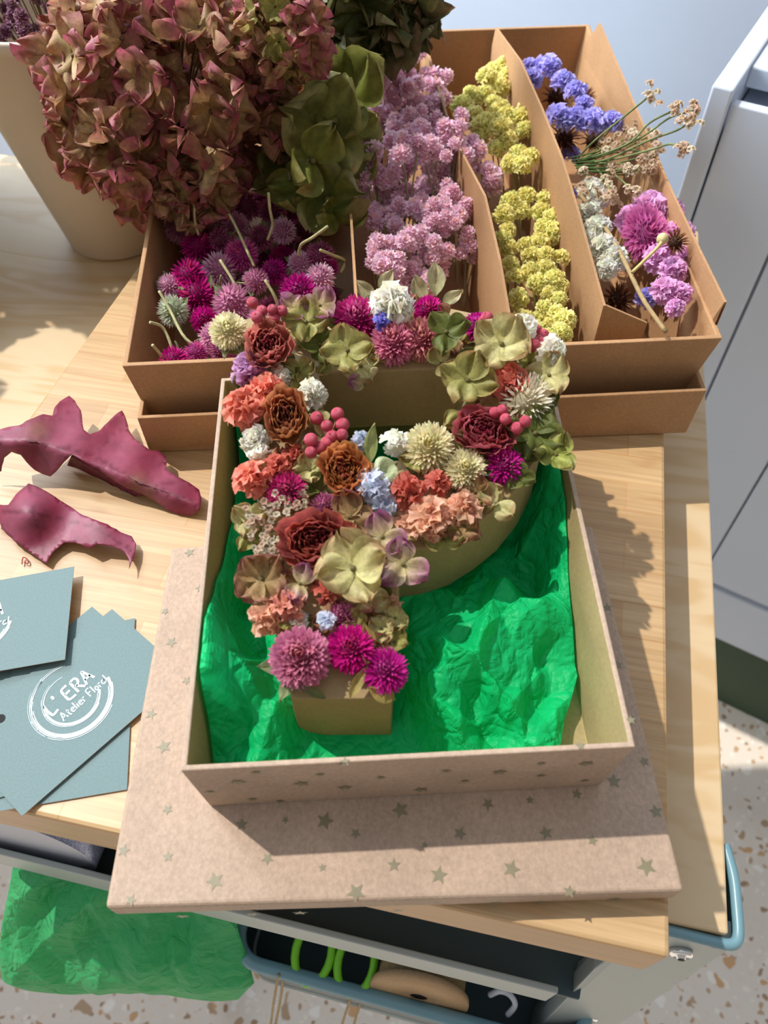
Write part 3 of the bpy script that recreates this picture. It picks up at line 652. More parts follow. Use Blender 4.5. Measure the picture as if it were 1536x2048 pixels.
def rose(cin, cmid, cout, seed=0, n=30):
    r = random.Random(seed); m = MB(); m.merge(ball(.35, 8, cin, (0, 0, -.25)))
    for k in range(n):
        f = k / (n - 1); rad = .05 + .89 * f ** .8; a0 = k * GA + r.uniform(-.2, .2); span = (2.7 - 1.0 * f) * r.uniform(.8, 1.1)
        hh = .60 - .10 * f + r.uniform(-.12, .10); outer_ = f > .82; nl, nw = 8, 14; vs = []; cs = []
        p1, p2, p3 = r.uniform(0, 6), r.uniform(0, 6), r.uniform(0, 6)
        tipc = vary(lerp(lerp(cin, cmid, .4 + .6 * f), cout, .35 * f), r, .28); basec = vary(lerp(cin, cout, f ** 1.5), r, .18)
        for i in range(nl + 1):
            t = i / nl; bulge = math.sin(min(1, t * 1.15) * math.pi / 2)
            for j in range(nw + 1):
                s = -1 + 2 * j / nw; a = a0 + s * span / 2
                rr = rad * (.34 + .66 * bulge)
                rr += (.075 * math.sin(s * 5 + p1) + .045 * math.sin(s * 12 + p2 + 3 * t) + .022 * math.sin(25 * s + p3)) * t ** 1.3 * (.6 + .35 * f)
                rr += (.10 * t ** 4 if outer_ else -.07 * t ** 3)
                zz_ = -.62 + (hh + .62) * t - (.20 * s * s * t) + (.05 * math.sin(9 * s + p2) + .045 * math.sin(21 * s + p1)) * t
                vs.append((rr * math.cos(a), rr * math.sin(a), zz_))
                c = lerp(basec, tipc, min(1, t * 1.3)); cs.append(lerp(c, cout, .55 * max(0, t - .82) / .18) if f > .25 else c)
        m.add(vs, [(i * (nw + 1) + j, i * (nw + 1) + j + 1, (i + 1) * (nw + 1) + j + 1, (i + 1) * (nw + 1) + j) for i in range(nl) for j in range(nw)], cs)
    for i in range(5):   # sepals
        petal(m, Matrix.Translation((0, 0, -.6)) @ Matrix.Rotation(i * 1.257, 4, 'Z') @ Matrix.Rotation(.6, 4, 'X'), .8, .35, hexc(120, 118, 62), hexc(140, 134, 80), None, 4, 2, 'point', .5, .2)
    return m
def hyd_petal(c0, c1, c2, seed=0, curl=.5):
    r = random.Random(seed); m = MB(); petal(m, Matrix(), 1.0, r.uniform(1.05, 1.35), c0, c1, c2, 8, 12, 'round', r.uniform(-.5, .5) * curl + .25, r.uniform(.05, .45), r.uniform(.25, .6), r.uniform(0, 6), r.uniform(-.3, .3)); return m
def leaf_m(c0, c1, seed=0, w_=.45, curl=.9):
    r = random.Random(seed); m = MB(); petal(m, Matrix(), 1.0, w_, c0, c1, None, 8, 6, 'leaf', r.uniform(.2, 1) * curl, r.uniform(.2, .7), .3, r.uniform(0, 6), r.uniform(-.8, .8)); return m
def sprinkle_stem(pts, r_, c=hexc(150, 146, 96), tp=None): return tube(smooth_path(pts, 4), r_, 5, c, taper=None)

# palette
MAG = (hexc(168, 0, 104), hexc(236, 30, 160), hexc(246, 110, 146)); PNK = (hexc(196, 90, 128), hexc(244, 160, 186), hexc(250, 196, 176))
MAGV = (hexc(160, 0, 110), hexc(232, 40, 172), hexc(244, 140, 200)); LIL = (hexc(214, 130, 170), hexc(248, 190, 216), hexc(250, 216, 226))
CRM = (hexc(226, 214, 160), hexc(250, 242, 206), hexc(240, 230, 170)); WHT = (hexc(206, 200, 170), hexc(244, 240, 224), hexc(240, 236, 200))
PWH = (hexc(226, 150, 190), hexc(252, 228, 240), hexc(244, 216, 206)); MAU = (hexc(156, 70, 110), hexc(216, 124, 164), hexc(226, 150, 170))
SALM = (hexc(224, 118, 96), hexc(244, 158, 134), None); CORAL = (hexc(186, 84, 70), hexc(222, 124, 104), None); PEACH = (hexc(214, 150, 116), hexc(246, 194, 160), None)
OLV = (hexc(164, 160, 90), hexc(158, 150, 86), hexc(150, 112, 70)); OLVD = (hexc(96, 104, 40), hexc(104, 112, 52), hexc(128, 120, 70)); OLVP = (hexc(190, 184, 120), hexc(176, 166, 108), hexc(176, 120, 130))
MVP = (hexc(190, 176, 120), hexc(176, 120, 146), hexc(160, 90, 128)); TANP = (hexc(176, 150, 100), hexc(168, 124, 88), hexc(150, 84, 88)); PALE = (hexc(214, 208, 144), hexc(190, 176, 122), hexc(168, 128, 88))

# flowers on the letter ----------------------------------------------------------------
def up_at(P, lean=.45):     # flower axis: up the letter's normal, leaning a little outward
    return (LN + (CAM - Vector(P)).normalized() * lean).normalized()
cache = {}
def cm(key, fn_, mat=PETAL, smooth=True):
    if key not in cache: cache[key] = fn_().mesh(key[0] if isinstance(key, tuple) else key, mat, smooth)
    return cache[key]
def ball_flower(u, v, dpx, pal, label, h=None, name='globe_amaranth', n=130, wide=.22, lower=2.35, squash=1, plen=.5, prof='round', lean=.45, leaves=True, grp='globe amaranth heads glued on the letter'):
    r_ = dpx / 2 * mpp(onL(u, v, .01)) * 1.04; P = onL(u, v, r_ * .55 if h is None else h); r_ = dpx / 2 * mpp(P) * 1.04
    r_s = r_ / .93
    e_ = empty(name, P); tag(e_, label, 'flower', grp)
    me = gomphrena(*pal, n=int(n * 2.0), wide=wide * .72, seed=int(u * 7 + v), lower=lower, plen=plen * .74, prof=prof).mesh('flower_head', PETAL)
    mk('flower_head', me, e_, M=basis(up_at(P, lean), roll=R.uniform(0, 6)) @ Matrix.Diagonal((r_s, r_s, r_s * squash, 1)))
    if leaves:
        for k_ in range(2):
            a = R.uniform(0, 6.28)
            mk('leaf', cm(('leaf', k_), lambda: leaf_m(hexc(120, 132, 84), hexc(170, 176, 132), k_, .5)), e_, M=basis(up_at(P, lean), roll=a) @ Matrix.Translation((0, r_ * .45, -r_ * .45)) @ Matrix.Scale(r_ * .9, 4))
    return e_
BF = ball_flower
BF(457, 662, 78, CRM, 'cream globe amaranth at the letter\'s top left corner beside the red berries', h=.014, n=150)
BF(712, 640, 96, (MAG[0], hexc(216, 60, 140), hexc(240, 170, 190)), 'magenta globe amaranth fading to pink, left of the white frilly flower')
BF(786, 686, 94, PNK, 'round pink globe amaranth on the letter\'s top bar below the white frilly flower', n=160, wide=.26)
BF(842, 680, 84, (hexc(190, 90, 110), hexc(240, 170, 160), hexc(246, 210, 170)), 'salmon pink globe amaranth right of the round pink one on the top bar', n=120, plen=.6)
BF(856, 622, 62, MAG, 'small magenta globe amaranth behind the top bar, right of the white frilly flower')
BF(953, 655, 60, MAGV, 'small violet magenta globe amaranth beside the pale top rim of the letter')
BF(1050, 803, 98, (hexc(234, 222, 184), hexc(252, 246, 226), None), 'shaggy straw white globe amaranth above the right red rose', n=110, wide=.16, plen=.72)
BF(858, 897, 106, (hexc(222, 206, 150), hexc(248, 240, 200), hexc(236, 226, 160)), 'large cream globe amaranth on the bowl, just below the counter', n=190, wide=.2)
BF(930, 940, 88, CRM, 'cream rosette globe amaranth between the large cream one and the magenta one', n=150, wide=.26)
BF(1008, 932, 78, MAGV, 'violet magenta globe amaranth at the lower right of the bowl, below the right red rose', n=140)
BF(600, 1316, 132, (hexc(176, 84, 122), hexc(230, 148, 178), hexc(246, 170, 150)), 'large dusty pink layered globe amaranth at the foot of the letter', n=200, wide=.26, prof='round', plen=.42)
BF(702, 1298, 100, MAG, 'magenta globe amaranth with pink centre, second from the left at the foot', n=170)
BF(770, 1342, 88, MAGV, 'violet magenta globe amaranth at the lower right corner of the foot', n=130, wide=.18, plen=.6)
BF(575, 985, 84, (hexc(150, 20, 80), hexc(222, 50, 130), hexc(236, 110, 130)), 'fuzzy magenta globe amaranth left of the lower orange rose', h=.006)
BF(650, 1016, 62, MAU, 'small mauve globe amaranth tucked above the big dark rose', h=.004)
BF(682, 1236, 72, MAU, 'mauve globe amaranth half hidden behind the magenta one at the foot', h=.004)

def rose_thing(u, v, rx, ry, pal, label, rot=0.0, h=.012, seed=0, zs=.85, lean=.3):
    P = onL(u, v, h); s = mpp(P); e_ = empty('dried_rose', P); tag(e_, label, 'rose', 'dried roses on the letter')
    d = up_at(P, lean); x = Vector((math.cos(rot), math.sin(rot), 0)); x = (x - d * d.dot(x)).normalized(); y = d.cross(x)
    M = Matrix((x, y, d)).transposed().to_4x4() @ Matrix.Diagonal((rx * s * .88, ry * s * 1.0, (rx + ry) / 2 * s * zs, 1))
    mk('flower_head', rose(*pal, seed=seed).mesh('flower_head', PETAL), e_, M=M)
RD = (hexc(96, 26, 40), hexc(172, 66, 80), hexc(208, 120, 120)); RDK = (hexc(92, 30, 32), hexc(168, 70, 66), hexc(204, 120, 96)); ROR = (hexc(104, 50, 40), hexc(176, 98, 74), hexc(212, 152, 92))
rose_thing(536, 694, 56, 52, (hexc(104, 28, 42), hexc(190, 82, 88), hexc(228, 160, 136)), 'dusty red dried rose at the letter\'s top left', seed=1, h=.016, lean=.5)
rose_thing(572, 836, 50, 64, ROR, 'orange brown dried rose on the upper stem, left of the pink berries', seed=2, rot=.15)
rose_thing(688, 945, 56, 58, (hexc(112, 54, 42), hexc(184, 98, 72), hexc(224, 160, 88)), 'orange dried rose at the junction, below the pink berries', seed=3, rot=.5)
rose_thing(632, 1082, 94, 60, RDK, 'large dark red dried rose open wide in the middle of the stem', seed=4, rot=-.05, zs=.7)
rose_thing(966, 866, 76, 50, RD, 'crimson dried rose on the right of the bowl', seed=5, rot=-.35, zs=.8)

def statice(u, v, dpx, pal, label, nf=8, h=None, name='statice_cluster', ruf=.5, grp='statice clusters on the letter', fsz=.62, hgt=None, cat='flower', P=None, d=None, spread=1.25):
    if P is None:
        P = onL(u, v, .006 if h is None else h); d = up_at(P, .5)
        if ruf < .7: nf = max(4, int(nf * .7)); fsz = .80; ruf = min(ruf, .4)
    r_ = dpx / 2 * mpp(P); e_ = empty(name, P); tag(e_, label, cat, grp)
    key = (name, tuple(pal[1]), nf)
    for i in range(nf):
        th = spread * math.sqrt((i + .3) / nf); ph = i * GA + R.uniform(-.2, .2); q = Vector((math.sin(th) * math.cos(ph), math.sin(th) * math.sin(ph), math.cos(th)))
        me = cm(('floret', tuple(pal[0]), tuple(pal[1]), i % 3, ruf), lambda: statice_floret(pal[0], pal[1], int(pal[1][0] * 1000) + i % 3, 5, ruf))
        B = basis(d)
        mk('floret', me, e_, M=Matrix.Translation(B.to_3x3() @ (q * r_ * .45)) @ B @ basis(q, roll=R.uniform(0, 6)) @ Matrix.Scale(r_ * fsz * R.uniform(.85, 1.15), 4))
    return e_
WS = (hexc(252, 246, 226), hexc(255, 252, 240)); BW = (hexc(180, 190, 216), hexc(232, 238, 250)); LS_ = (hexc(180, 120, 170), hexc(226, 176, 218)); VIO = (hexc(90, 80, 170), hexc(140, 132, 226))
S = statice
S(783, 614, 104, WS, 'large frilly white statice at the middle of the top bar', 14, .016, ruf=.8)
S(560, 757, 56, WS, 'small white statice between the top rose and the orange rose', 6)
S(625, 790, 70, WS, 'white statice at the counter\'s top left corner', 10, ruf=.8)
S(512, 880, 66, WS, 'frilly white statice left of the upper orange rose', 10, ruf=.8)
S(518, 905, 50, WS, 'small white statice below the frilly one on the left edge', 6)
S(1045, 657, 62, WS, 'white statice right of the olive floret at the top right', 6, .018, ruf=.3)
S(1100, 703, 66, WS, 'white statice at the top right corner beside the round olive petals', 7, .014, ruf=.3)
S(720, 884, 46, BW, 'small bluish white statice between the berries and the rolled leaf', 5, .010, ruf=.3)
S(790, 886, 60, WS, 'white statice right of the rolled leaf under the counter', 7, .008)
S(748, 975, 78, BW, 'bluish white statice right of the lower orange rose', 9, .010, ruf=.35)
S(765, 1012, 60, BW, 'bluish white statice below the bluish white one by the rose', 6, .006, ruf=.35)
S(800, 1005, 50, BW, 'small bluish white statice beside the coral statice', 5, .004, ruf=.35)
S(650, 1243, 42, BW, 'tiny white statice above the magenta amaranth at the foot', 4, .012, ruf=.3)
S(595, 1244, 50, WS, 'white statice above the large pink amaranth', 5, .004)
S(500, 745, 76, LS_, 'lilac statice at the left edge below the top rose', 9, .006)
S(764, 644, 40, VIO, 'tiny blue violet statice under the white frilly one', 4, .018)
S(540, 778, 70, SALM, 'salmon statice above the upper orange rose', 9, .010)
S(490, 818, 84, SALM, 'salmon statice spilling over the left edge', 10, .008)
S(510, 962, 84, SALM, 'salmon statice on the left edge below the white one', 10, .006)
S(556, 938, 60, CORAL, 'coral statice between the two orange roses', 7)
S(590, 912, 50, CORAL, 'small coral statice below the upper orange rose', 6)
S(815, 984, 76, CORAL, 'coral red statice below the pale green leaf', 9, .008)
S(875, 970, 56, CORAL, 'coral statice below the large cream amaranth', 6, .008)
S(862, 1044, 96, PEACH, 'peach statice hanging over the bowl\'s lower edge', 12, .006, ruf=.35)
S(925, 1022, 76, PEACH, 'peach statice right of the larger peach one on the lower edge', 9, .006, ruf=.35)
S(815, 1052, 60, PEACH, 'small peach statice left of the larger peach one', 6, .002, ruf=.35)
S(905, 1068, 56, PEACH, 'peach statice at the lowest point of the bowl', 6, -.002, ruf=.35)
S(535, 1236, 78, PEACH, 'peach statice at the lower left of the stem', 9, .004, ruf=.35)
S(580, 1215, 72, (hexc(206, 120, 100), hexc(240, 170, 146)), 'pale salmon statice above the large pink amaranth', 8, .008, ruf=.35)
S(655, 1186, 62, CORAL, 'coral statice below the big olive floret', 7, .006)
S(768, 1215, 66, PEACH, 'peach statice on the right side of the lower stem', 6, .000, ruf=.35)
S(1022, 768, 80, CORAL, 'coral statice behind the shaggy white amaranth', 9, .010)
# tiny pale blossom clusters
for i, (u, v, d_) in enumerate(((560, 1008, 70), (592, 1000, 56), (520, 1040, 64), (528, 1085, 60), (545, 1112, 46))):
    P = onL(u, v, .008); r_ = d_ / 2 * mpp(P); e_ = empty('blossom_cluster', P)
    tag(e_, ['tiny cream pink blossoms left of the fuzzy magenta amaranth', 'tiny cream blossoms just above the dark rose', 'tiny pale blossoms at the left edge above the dark rose', 'tiny pale blossoms at the left end of the dark rose', 'tiny pale blossoms below the left end of the dark rose'][i], 'flower', 'tiny blossom clusters on the letter')
    for j in range(26):
        q = Vector((R.gauss(0, .55), R.gauss(0, .55), R.uniform(-.2, .5))) * r_; q = q if q.length < r_ * 1.2 else q * .5
        mk('blossom', cm(('blossom', j % 3), lambda: statice_floret(hexc(150, 150, 90), hexc(240, 222, 200) if j % 3 else hexc(236, 190, 170), 40 + j % 3, 5, .2)), e_, M=Matrix.Translation(q) @ basis(up_at(P) + Vector((R.gauss(0, .4), R.gauss(0, .4), 0)), roll=R.uniform(0, 6)) @ Matrix.Scale(r_ * .26, 4))

def floret(u, v, dpx, pal, label, n=4, h=.012, name='hydrangea_floret', grp='hydrangea florets on the letter', tilt=None, P=None, rot=None, curl=.6, spread=.3, skip=(), cat='flower', scalev=1):
    if P is None: P = onL(u, v, h)
    s = dpx / 2 * mpp(P) * 1.08; e_ = empty(name, P); tag(e_, label, cat, grp)
    d = up_at(P, .6) if tilt is None else (Vector(tilt)).normalized(); B = basis(d, roll=R.uniform(0, 6) if rot is None else rot)
    for i in range(n):
        if i in skip: continue
        key = ('petal', tuple(pal[1]), tuple(pal[2]), R.randint(0, 3), curl)
        me = cm(key, lambda: hyd_petal(*pal, seed=key[3] + int(pal[1][0] * 999), curl=curl), LEAFM)
        mk('petal', me, e_, M=B @ Matrix.Rotation(2 * math.pi * i / n + R.uniform(-.15, .15), 4, 'Z') @ Matrix.Translation((0, s * .04, (i % 2) * s * .06)) @ Matrix.Rotation(R.uniform(-.1, .35) * spread * 3, 4, 'X') @ Matrix.Scale(s, 4))
    mk('flower_center', cm('flower_center', lambda: ball(1, 5, hexc(110, 100, 50)), WAXY), e_, M=B @ Matrix.Translation((0, 0, s * .08)) @ Matrix.Scale(s * .09, 4))
    return e_
Fl = floret
Fl(612, 645, 84, OLV, 'olive floret right of the top rose', h=.016)
Fl(640, 612, 70, MVP, 'mauve veined floret behind the olive floret near the top', h=.016, n=3)
Fl(586, 618, 60, MVP, 'small pinkish floret right of the red berries at the top', h=.016)
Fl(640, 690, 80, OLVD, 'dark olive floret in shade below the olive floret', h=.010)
Fl(695, 702, 100, OLV, 'olive green floret hanging over the counter\'s top edge', h=.016)
Fl(730, 770, 60, MVP, 'narrow mauve petal drooping into the counter', n=1, h=.002, name='hydrangea_petal')
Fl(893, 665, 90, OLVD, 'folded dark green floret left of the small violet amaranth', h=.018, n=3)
Fl(1003, 690, 116, PALE, 'large pale olive floret at the letter\'s top right', h=.018)
Fl(935, 762, 110, OLV, 'olive green floret at the counter\'s right side', h=.018)
Fl(925, 830, 80, OLV, 'olive petal drooping over the counter\'s right edge', h=.008, n=2, name='hydrangea_petal')
Fl(1098, 752, 88, PALE, 'round pale olive petals at the upper right edge', h=.012, n=3)
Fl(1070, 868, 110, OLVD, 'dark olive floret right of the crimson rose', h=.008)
Fl(1112, 910, 84, (hexc(150, 156, 70), hexc(176, 178, 96), hexc(150, 130, 90)), 'yellow green petals at the right edge below the dark floret', h=.006, n=3)
Fl(992, 1008, 80, PALE, 'pale tan petals hanging off the lower right of the bowl', h=.004, n=2, name='hydrangea_petal')
Fl(950, 985, 70, TANP, 'tan petals under the cream rosette amaranth', h=.006, n=3)
Fl(792, 928, 84, (hexc(190, 200, 150), hexc(180, 190, 146), hexc(200, 200, 170)), 'pale green veined petal above the coral statice', h=.014, n=1, name='hydrangea_petal', rot=2.2)
Fl(700, 1035, 100, TANP, 'tan olive petals above the dark rose on its right', h=.008, n=3)
Fl(765, 1075, 96, MVP, 'mauve petal floret right of the dark rose', h=.012, n=3)
Fl(806, 1130, 104, MVP, 'large mauve petals hanging off the right of the stem', h=.010, n=3)
Fl(706, 1138, 142, PALE, 'largest pale olive floret, open below the dark rose', h=.018, rot=.3)
Fl(735, 1205, 84, PALE, 'pale petals drooping below the largest floret', h=.006, n=2, name='hydrangea_petal')
Fl(524, 1158, 104, TANP, 'brown olive floret at the left edge of the stem', h=.008)
Fl(600, 1168, 80, MVP, 'mauve curled petal below the dark rose on the left', h=.012, n=2, name='hydrangea_petal')
Fl(498, 1040, 74, PALE, 'pale petals at the left edge beside the tiny blossoms', h=.004, n=3)
Fl(500, 1075, 60, OLV, 'olive petals at the left edge beside the dark rose', h=.002, n=3)
Fl(600, 745, 60, OLV, 'olive petals right of the top rose\'s lower side', h=.006, n=3)
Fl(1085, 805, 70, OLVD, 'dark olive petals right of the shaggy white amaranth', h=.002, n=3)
Fl(650, 1060, 60, OLVP, 'olive petals between the mauve amaranth and the dark rose', h=.004, n=2)
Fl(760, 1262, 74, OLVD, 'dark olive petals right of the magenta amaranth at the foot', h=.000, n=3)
def leaf1(u, v, Lpx, ang, pal, label, h=.01, w_=.45, curl=.9, name='dried_leaf', grp='dried leaves on the letter', P=None):
    P = onL(u, v, h) if P is None else P; s = Lpx * mpp(P); B = basis(up_at(P), roll=0)
    o = mk(name, leaf_m(*pal, seed=int(u + v), w_=w_, curl=curl).mesh(name, LEAFM), None, M=Matrix.Translation(P) @ B @ Matrix.Rotation(ang, 4, 'Z') @ Matrix.Scale(s, 4)); tag(o, label, 'leaf', grp); return o
LG = (hexc(140, 148, 84), hexc(176, 178, 112)); LT = (hexc(150, 130, 70), hexc(196, 176, 104))
leaf1(742, 925, 80, .05, LG, 'curled pale green leaf standing between the bluish white statices', h=.012, w_=.35)
leaf1(700, 1398, 76, -.45, LT, 'tan curled leaf between the magenta amaranths at the foot', h=.006, w_=.3)
leaf1(652, 1398, 66, .9, (hexc(110, 112, 70), hexc(140, 140, 96)), 'dark curled leaf on the bare end of the foot', h=.003, w_=.3)
leaf1(790, 1400, 60, 1.1, LT, 'tan leaf under the violet amaranth at the foot', h=.003, w_=.6)
leaf1(745, 1300, 60, .2, LT, 'tan leaf behind the violet amaranth', h=.008, w_=.4)
leaf1(433, 690, 60, -1.2, LG, 'grey green leaf under the cream amaranth', h=.006, w_=.6)
leaf1(560, 660, 44, .3, LG, 'small olive leaf above the top rose', h=.012, w_=.6)
leaf1(480, 665, 52, 2.6, (hexc(170, 164, 130), hexc(200, 196, 160)), 'pale leaf between the cream amaranth and the top rose', h=.004, w_=.7)

def berries(pts, dpx, label, h=.014, stem_to=None):
    Ps = [onL(u, v, h + (i % 3) * .002) for i, (u, v) in enumerate(pts)]; c = sum(Ps, Vector()) / len(Ps) - LN * .01
    e_ = empty('berry_sprig', c); tag(e_, label, 'berries', 'pink berry sprigs on the letter')
    for i, P in enumerate(Ps):
        r_ = dpx / 2 * mpp(P) * R.uniform(.92, 1.08)
        b_ = mk('berry', cm(('berry', i % 2), lambda: ball(1, 12, hexc(196, 70, 90) if i % 2 else hexc(180, 56, 76)), WAXY), e_, P - c, sc=r_)
        mk('berry_tip', cm('berry_tip', lambda: ball(1, 5, hexc(90, 30, 30)), WAXY), b_, M=Matrix.Translation(Vector((R.uniform(-.4, .4), R.uniform(-.4, .1), .88))) @ Matrix.Scale(.13, 4))
        mk('stalk', tube(smooth_path([Vector((0, 0, 0)), (P - c) * .5 + Vector((0, 0, -.002)), P - c], 3), .0005, 5, hexc(170, 120, 90)).mesh('stalk', STEMM), e_)
berries([(505, 606), (524, 622), (545, 619), (549, 636), (564, 622), (514, 634)], 23, 'dark pink berries behind the top left rose', .022)
berries([(634, 836), (675, 828), (654, 852), (685, 849), (684, 870), (622, 880), (640, 896), (664, 872), (622, 905), (655, 885)], 27, 'largest sprig of pink berries, left of the counter')
berries([(990, 825), (1011, 838), (1051, 843), (1034, 856), (1005, 820)], 25, 'pink berries above the crimson rose on the right', .022)
berries([(967, 643), (982, 652), (974, 636)], 25, 'small sprig of berries at the top bar\'s pale rim', .014)
berries([(1072, 662), (1080, 682), (1068, 690), (1086, 670)], 25, 'berries beside the white statice at the top right', .012)

FR = random.Random(99); pin = []
def inpoly(x, y, P):
    c = False
    for i in range(len(P)):
        a, b = P[i], P[i - 1]
        if (a[1] > y) != (b[1] > y) and x < (b[0] - a[0]) * (y - a[1]) / (b[1] - a[1]) + a[0]: c = not c
    return c
while len(pin) < 74:
    x, y = FR.uniform(465, 1110), FR.uniform(610, 1330)
    if inpoly(x, y, outer) and not inpoly(x, y, inner) and all(math.hypot(x - a, y - b) > 30 for a, b in pin): pin.append((x, y))
for i, (x, y) in enumerate(pin):
    pal, nm = [(OLV, 'olive'), (TANP, 'tan'), (OLVD, 'dark green'), (PALE, 'pale')][i % 4]
    Fl(x, y, FR.uniform(56, 78), pal, 'small %s dried petals tucked between the bigger flowers on the letter' % nm, n=2 + i % 3, h=FR.uniform(.002, .007), name='dried_petals', grp='small %s petals between the flowers on the letter' % nm, curl=1.0, spread=.5)
# ================================================================= compartment 1: globe amaranths
def gflower(P, r_, pal, label, d, kind, grp, stem=None):
    e_ = empty('globe_amaranth', P); tag(e_, label, 'flower', grp)
    me = cm(('flower_head', kind), lambda: gomphrena(*pal, n=190, seed=hash(kind[0]) % 7 + kind[1], wide=.17, plen=.42))
    mk('flower_head', me, e_, M=basis(d, roll=R.uniform(0, 6)) @ Matrix.Scale(r_ / .95, 4))
    dd = -Vector(d).normalized(); q = Vector((R.uniform(-1, 1), R.uniform(-1, 1), R.uniform(-.2, .8))) * .6
    pts = [dd * r_ * .5, dd * r_ * 1.4 + q * r_ * .5, dd * r_ * 2.1 + q * r_ * 1.6]
    if P.z + pts[2].z < .012: pts[2].z = .012 - P.z
    mk('stem', tube(smooth_path(pts, 3), .0007, 5, hexc(158, 158, 108)).mesh('stem', STEMM), e_)
    for k_ in range(2): mk('leaf', cm(('sepal', k_), lambda: leaf_m(hexc(112, 128, 84), hexc(160, 170, 124), 9 + k_, .5)), e_, M=basis(d, roll=R.uniform(0, 6)) @ Matrix.Translation((0, r_ * .3, -r_ * .5)) @ Matrix.Rotation(.2, 4, 'X') @ Matrix.Scale(r_ * 1.1, 4))
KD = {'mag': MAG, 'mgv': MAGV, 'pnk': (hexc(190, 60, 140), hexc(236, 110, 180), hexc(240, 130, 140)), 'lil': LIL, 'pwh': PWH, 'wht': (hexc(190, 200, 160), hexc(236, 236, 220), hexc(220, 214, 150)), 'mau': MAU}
NM = {'mag': 'magenta', 'mgv': 'violet magenta', 'pnk': 'bright pink', 'lil': 'lilac pink', 'pwh': 'pink and white', 'wht': 'white', 'mau': 'mauve'}
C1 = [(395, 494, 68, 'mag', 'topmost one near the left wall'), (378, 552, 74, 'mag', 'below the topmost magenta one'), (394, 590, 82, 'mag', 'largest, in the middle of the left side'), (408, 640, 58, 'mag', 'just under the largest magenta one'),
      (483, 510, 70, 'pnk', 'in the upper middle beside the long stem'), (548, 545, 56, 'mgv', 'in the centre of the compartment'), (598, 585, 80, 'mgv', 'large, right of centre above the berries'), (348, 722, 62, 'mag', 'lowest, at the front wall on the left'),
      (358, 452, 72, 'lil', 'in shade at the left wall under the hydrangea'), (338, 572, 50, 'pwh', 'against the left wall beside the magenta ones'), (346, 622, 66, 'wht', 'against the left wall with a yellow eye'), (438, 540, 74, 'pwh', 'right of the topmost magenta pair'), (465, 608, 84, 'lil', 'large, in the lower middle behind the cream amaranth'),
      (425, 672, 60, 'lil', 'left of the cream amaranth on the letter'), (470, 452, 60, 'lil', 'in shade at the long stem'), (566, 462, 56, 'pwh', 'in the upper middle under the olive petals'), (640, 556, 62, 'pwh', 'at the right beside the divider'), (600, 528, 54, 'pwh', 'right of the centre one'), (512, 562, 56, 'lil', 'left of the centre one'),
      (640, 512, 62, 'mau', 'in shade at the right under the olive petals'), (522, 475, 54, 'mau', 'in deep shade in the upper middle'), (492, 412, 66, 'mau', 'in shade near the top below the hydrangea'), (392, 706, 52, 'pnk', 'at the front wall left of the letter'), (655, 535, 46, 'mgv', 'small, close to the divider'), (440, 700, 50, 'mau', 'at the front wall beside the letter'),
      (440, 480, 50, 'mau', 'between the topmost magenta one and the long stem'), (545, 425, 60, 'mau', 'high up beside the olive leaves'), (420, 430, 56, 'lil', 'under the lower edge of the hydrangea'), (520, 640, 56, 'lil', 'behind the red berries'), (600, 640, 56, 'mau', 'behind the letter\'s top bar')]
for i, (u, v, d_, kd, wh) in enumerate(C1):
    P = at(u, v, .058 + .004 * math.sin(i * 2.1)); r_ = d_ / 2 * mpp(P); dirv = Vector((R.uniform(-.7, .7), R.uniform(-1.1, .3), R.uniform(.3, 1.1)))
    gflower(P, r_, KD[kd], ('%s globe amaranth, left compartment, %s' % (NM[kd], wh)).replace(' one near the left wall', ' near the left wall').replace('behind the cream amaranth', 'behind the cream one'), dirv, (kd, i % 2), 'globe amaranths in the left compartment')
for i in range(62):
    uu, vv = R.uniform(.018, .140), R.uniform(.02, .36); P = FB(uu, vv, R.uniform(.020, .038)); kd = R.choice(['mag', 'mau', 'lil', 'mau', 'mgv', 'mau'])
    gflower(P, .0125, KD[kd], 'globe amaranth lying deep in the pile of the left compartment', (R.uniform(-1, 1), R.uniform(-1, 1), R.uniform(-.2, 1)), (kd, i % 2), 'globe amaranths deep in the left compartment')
STM = [((410, 322), (432, 380), (470, 450), (508, 532)), ((382, 372), (388, 410), (390, 440), (397, 470)), ((655, 453), (625, 475), (602, 490), (598, 512)), ((318, 582), (340, 620), (372, 678), (420, 706)), ((300, 645), (325, 655), (342, 690), (345, 715)), ((537, 385), (540, 420), (545, 450), (535, 480)), ((640, 500), (665, 510), (690, 522), (682, 545)), ((440, 520), (465, 560), (480, 590), (487, 612)), ((305, 690), (318, 705), (330, 722)), ((530, 560), (548, 590), (555, 612), (548, 630))]
STL = ['longest dried stem, rising from the left compartment in front of the hydrangea', 'short curly stem in front of the hydrangea\'s lower edge', 'bent pale stem beside the olive leaves', 'stem crossing the white amaranth at the left wall', 'thin stem sticking out over the left wall', 'stem hanging below the olive leaves', 'stem curled near the divider', 'stem crossing the lilac amaranth in the middle', 'short stem at the front left corner', 'stem standing behind the red berries']
for i, (pp, lb) in enumerate(zip(STM, STL)):
    n = len(pp); P = [at(u, v, .105 - .035 * j / (n - 1)) if i in (0, 1, 2, 5) else at(u, v, .078 - .008 * j) for j, (u, v) in enumerate(pp)]
    tag(mk('dried_twig', tube(smooth_path(P, 5), .0011, 6, hexc(176, 170, 122)).mesh('dried_twig', STEMM)), lb, 'stem', 'loose dried stems in the left compartment')

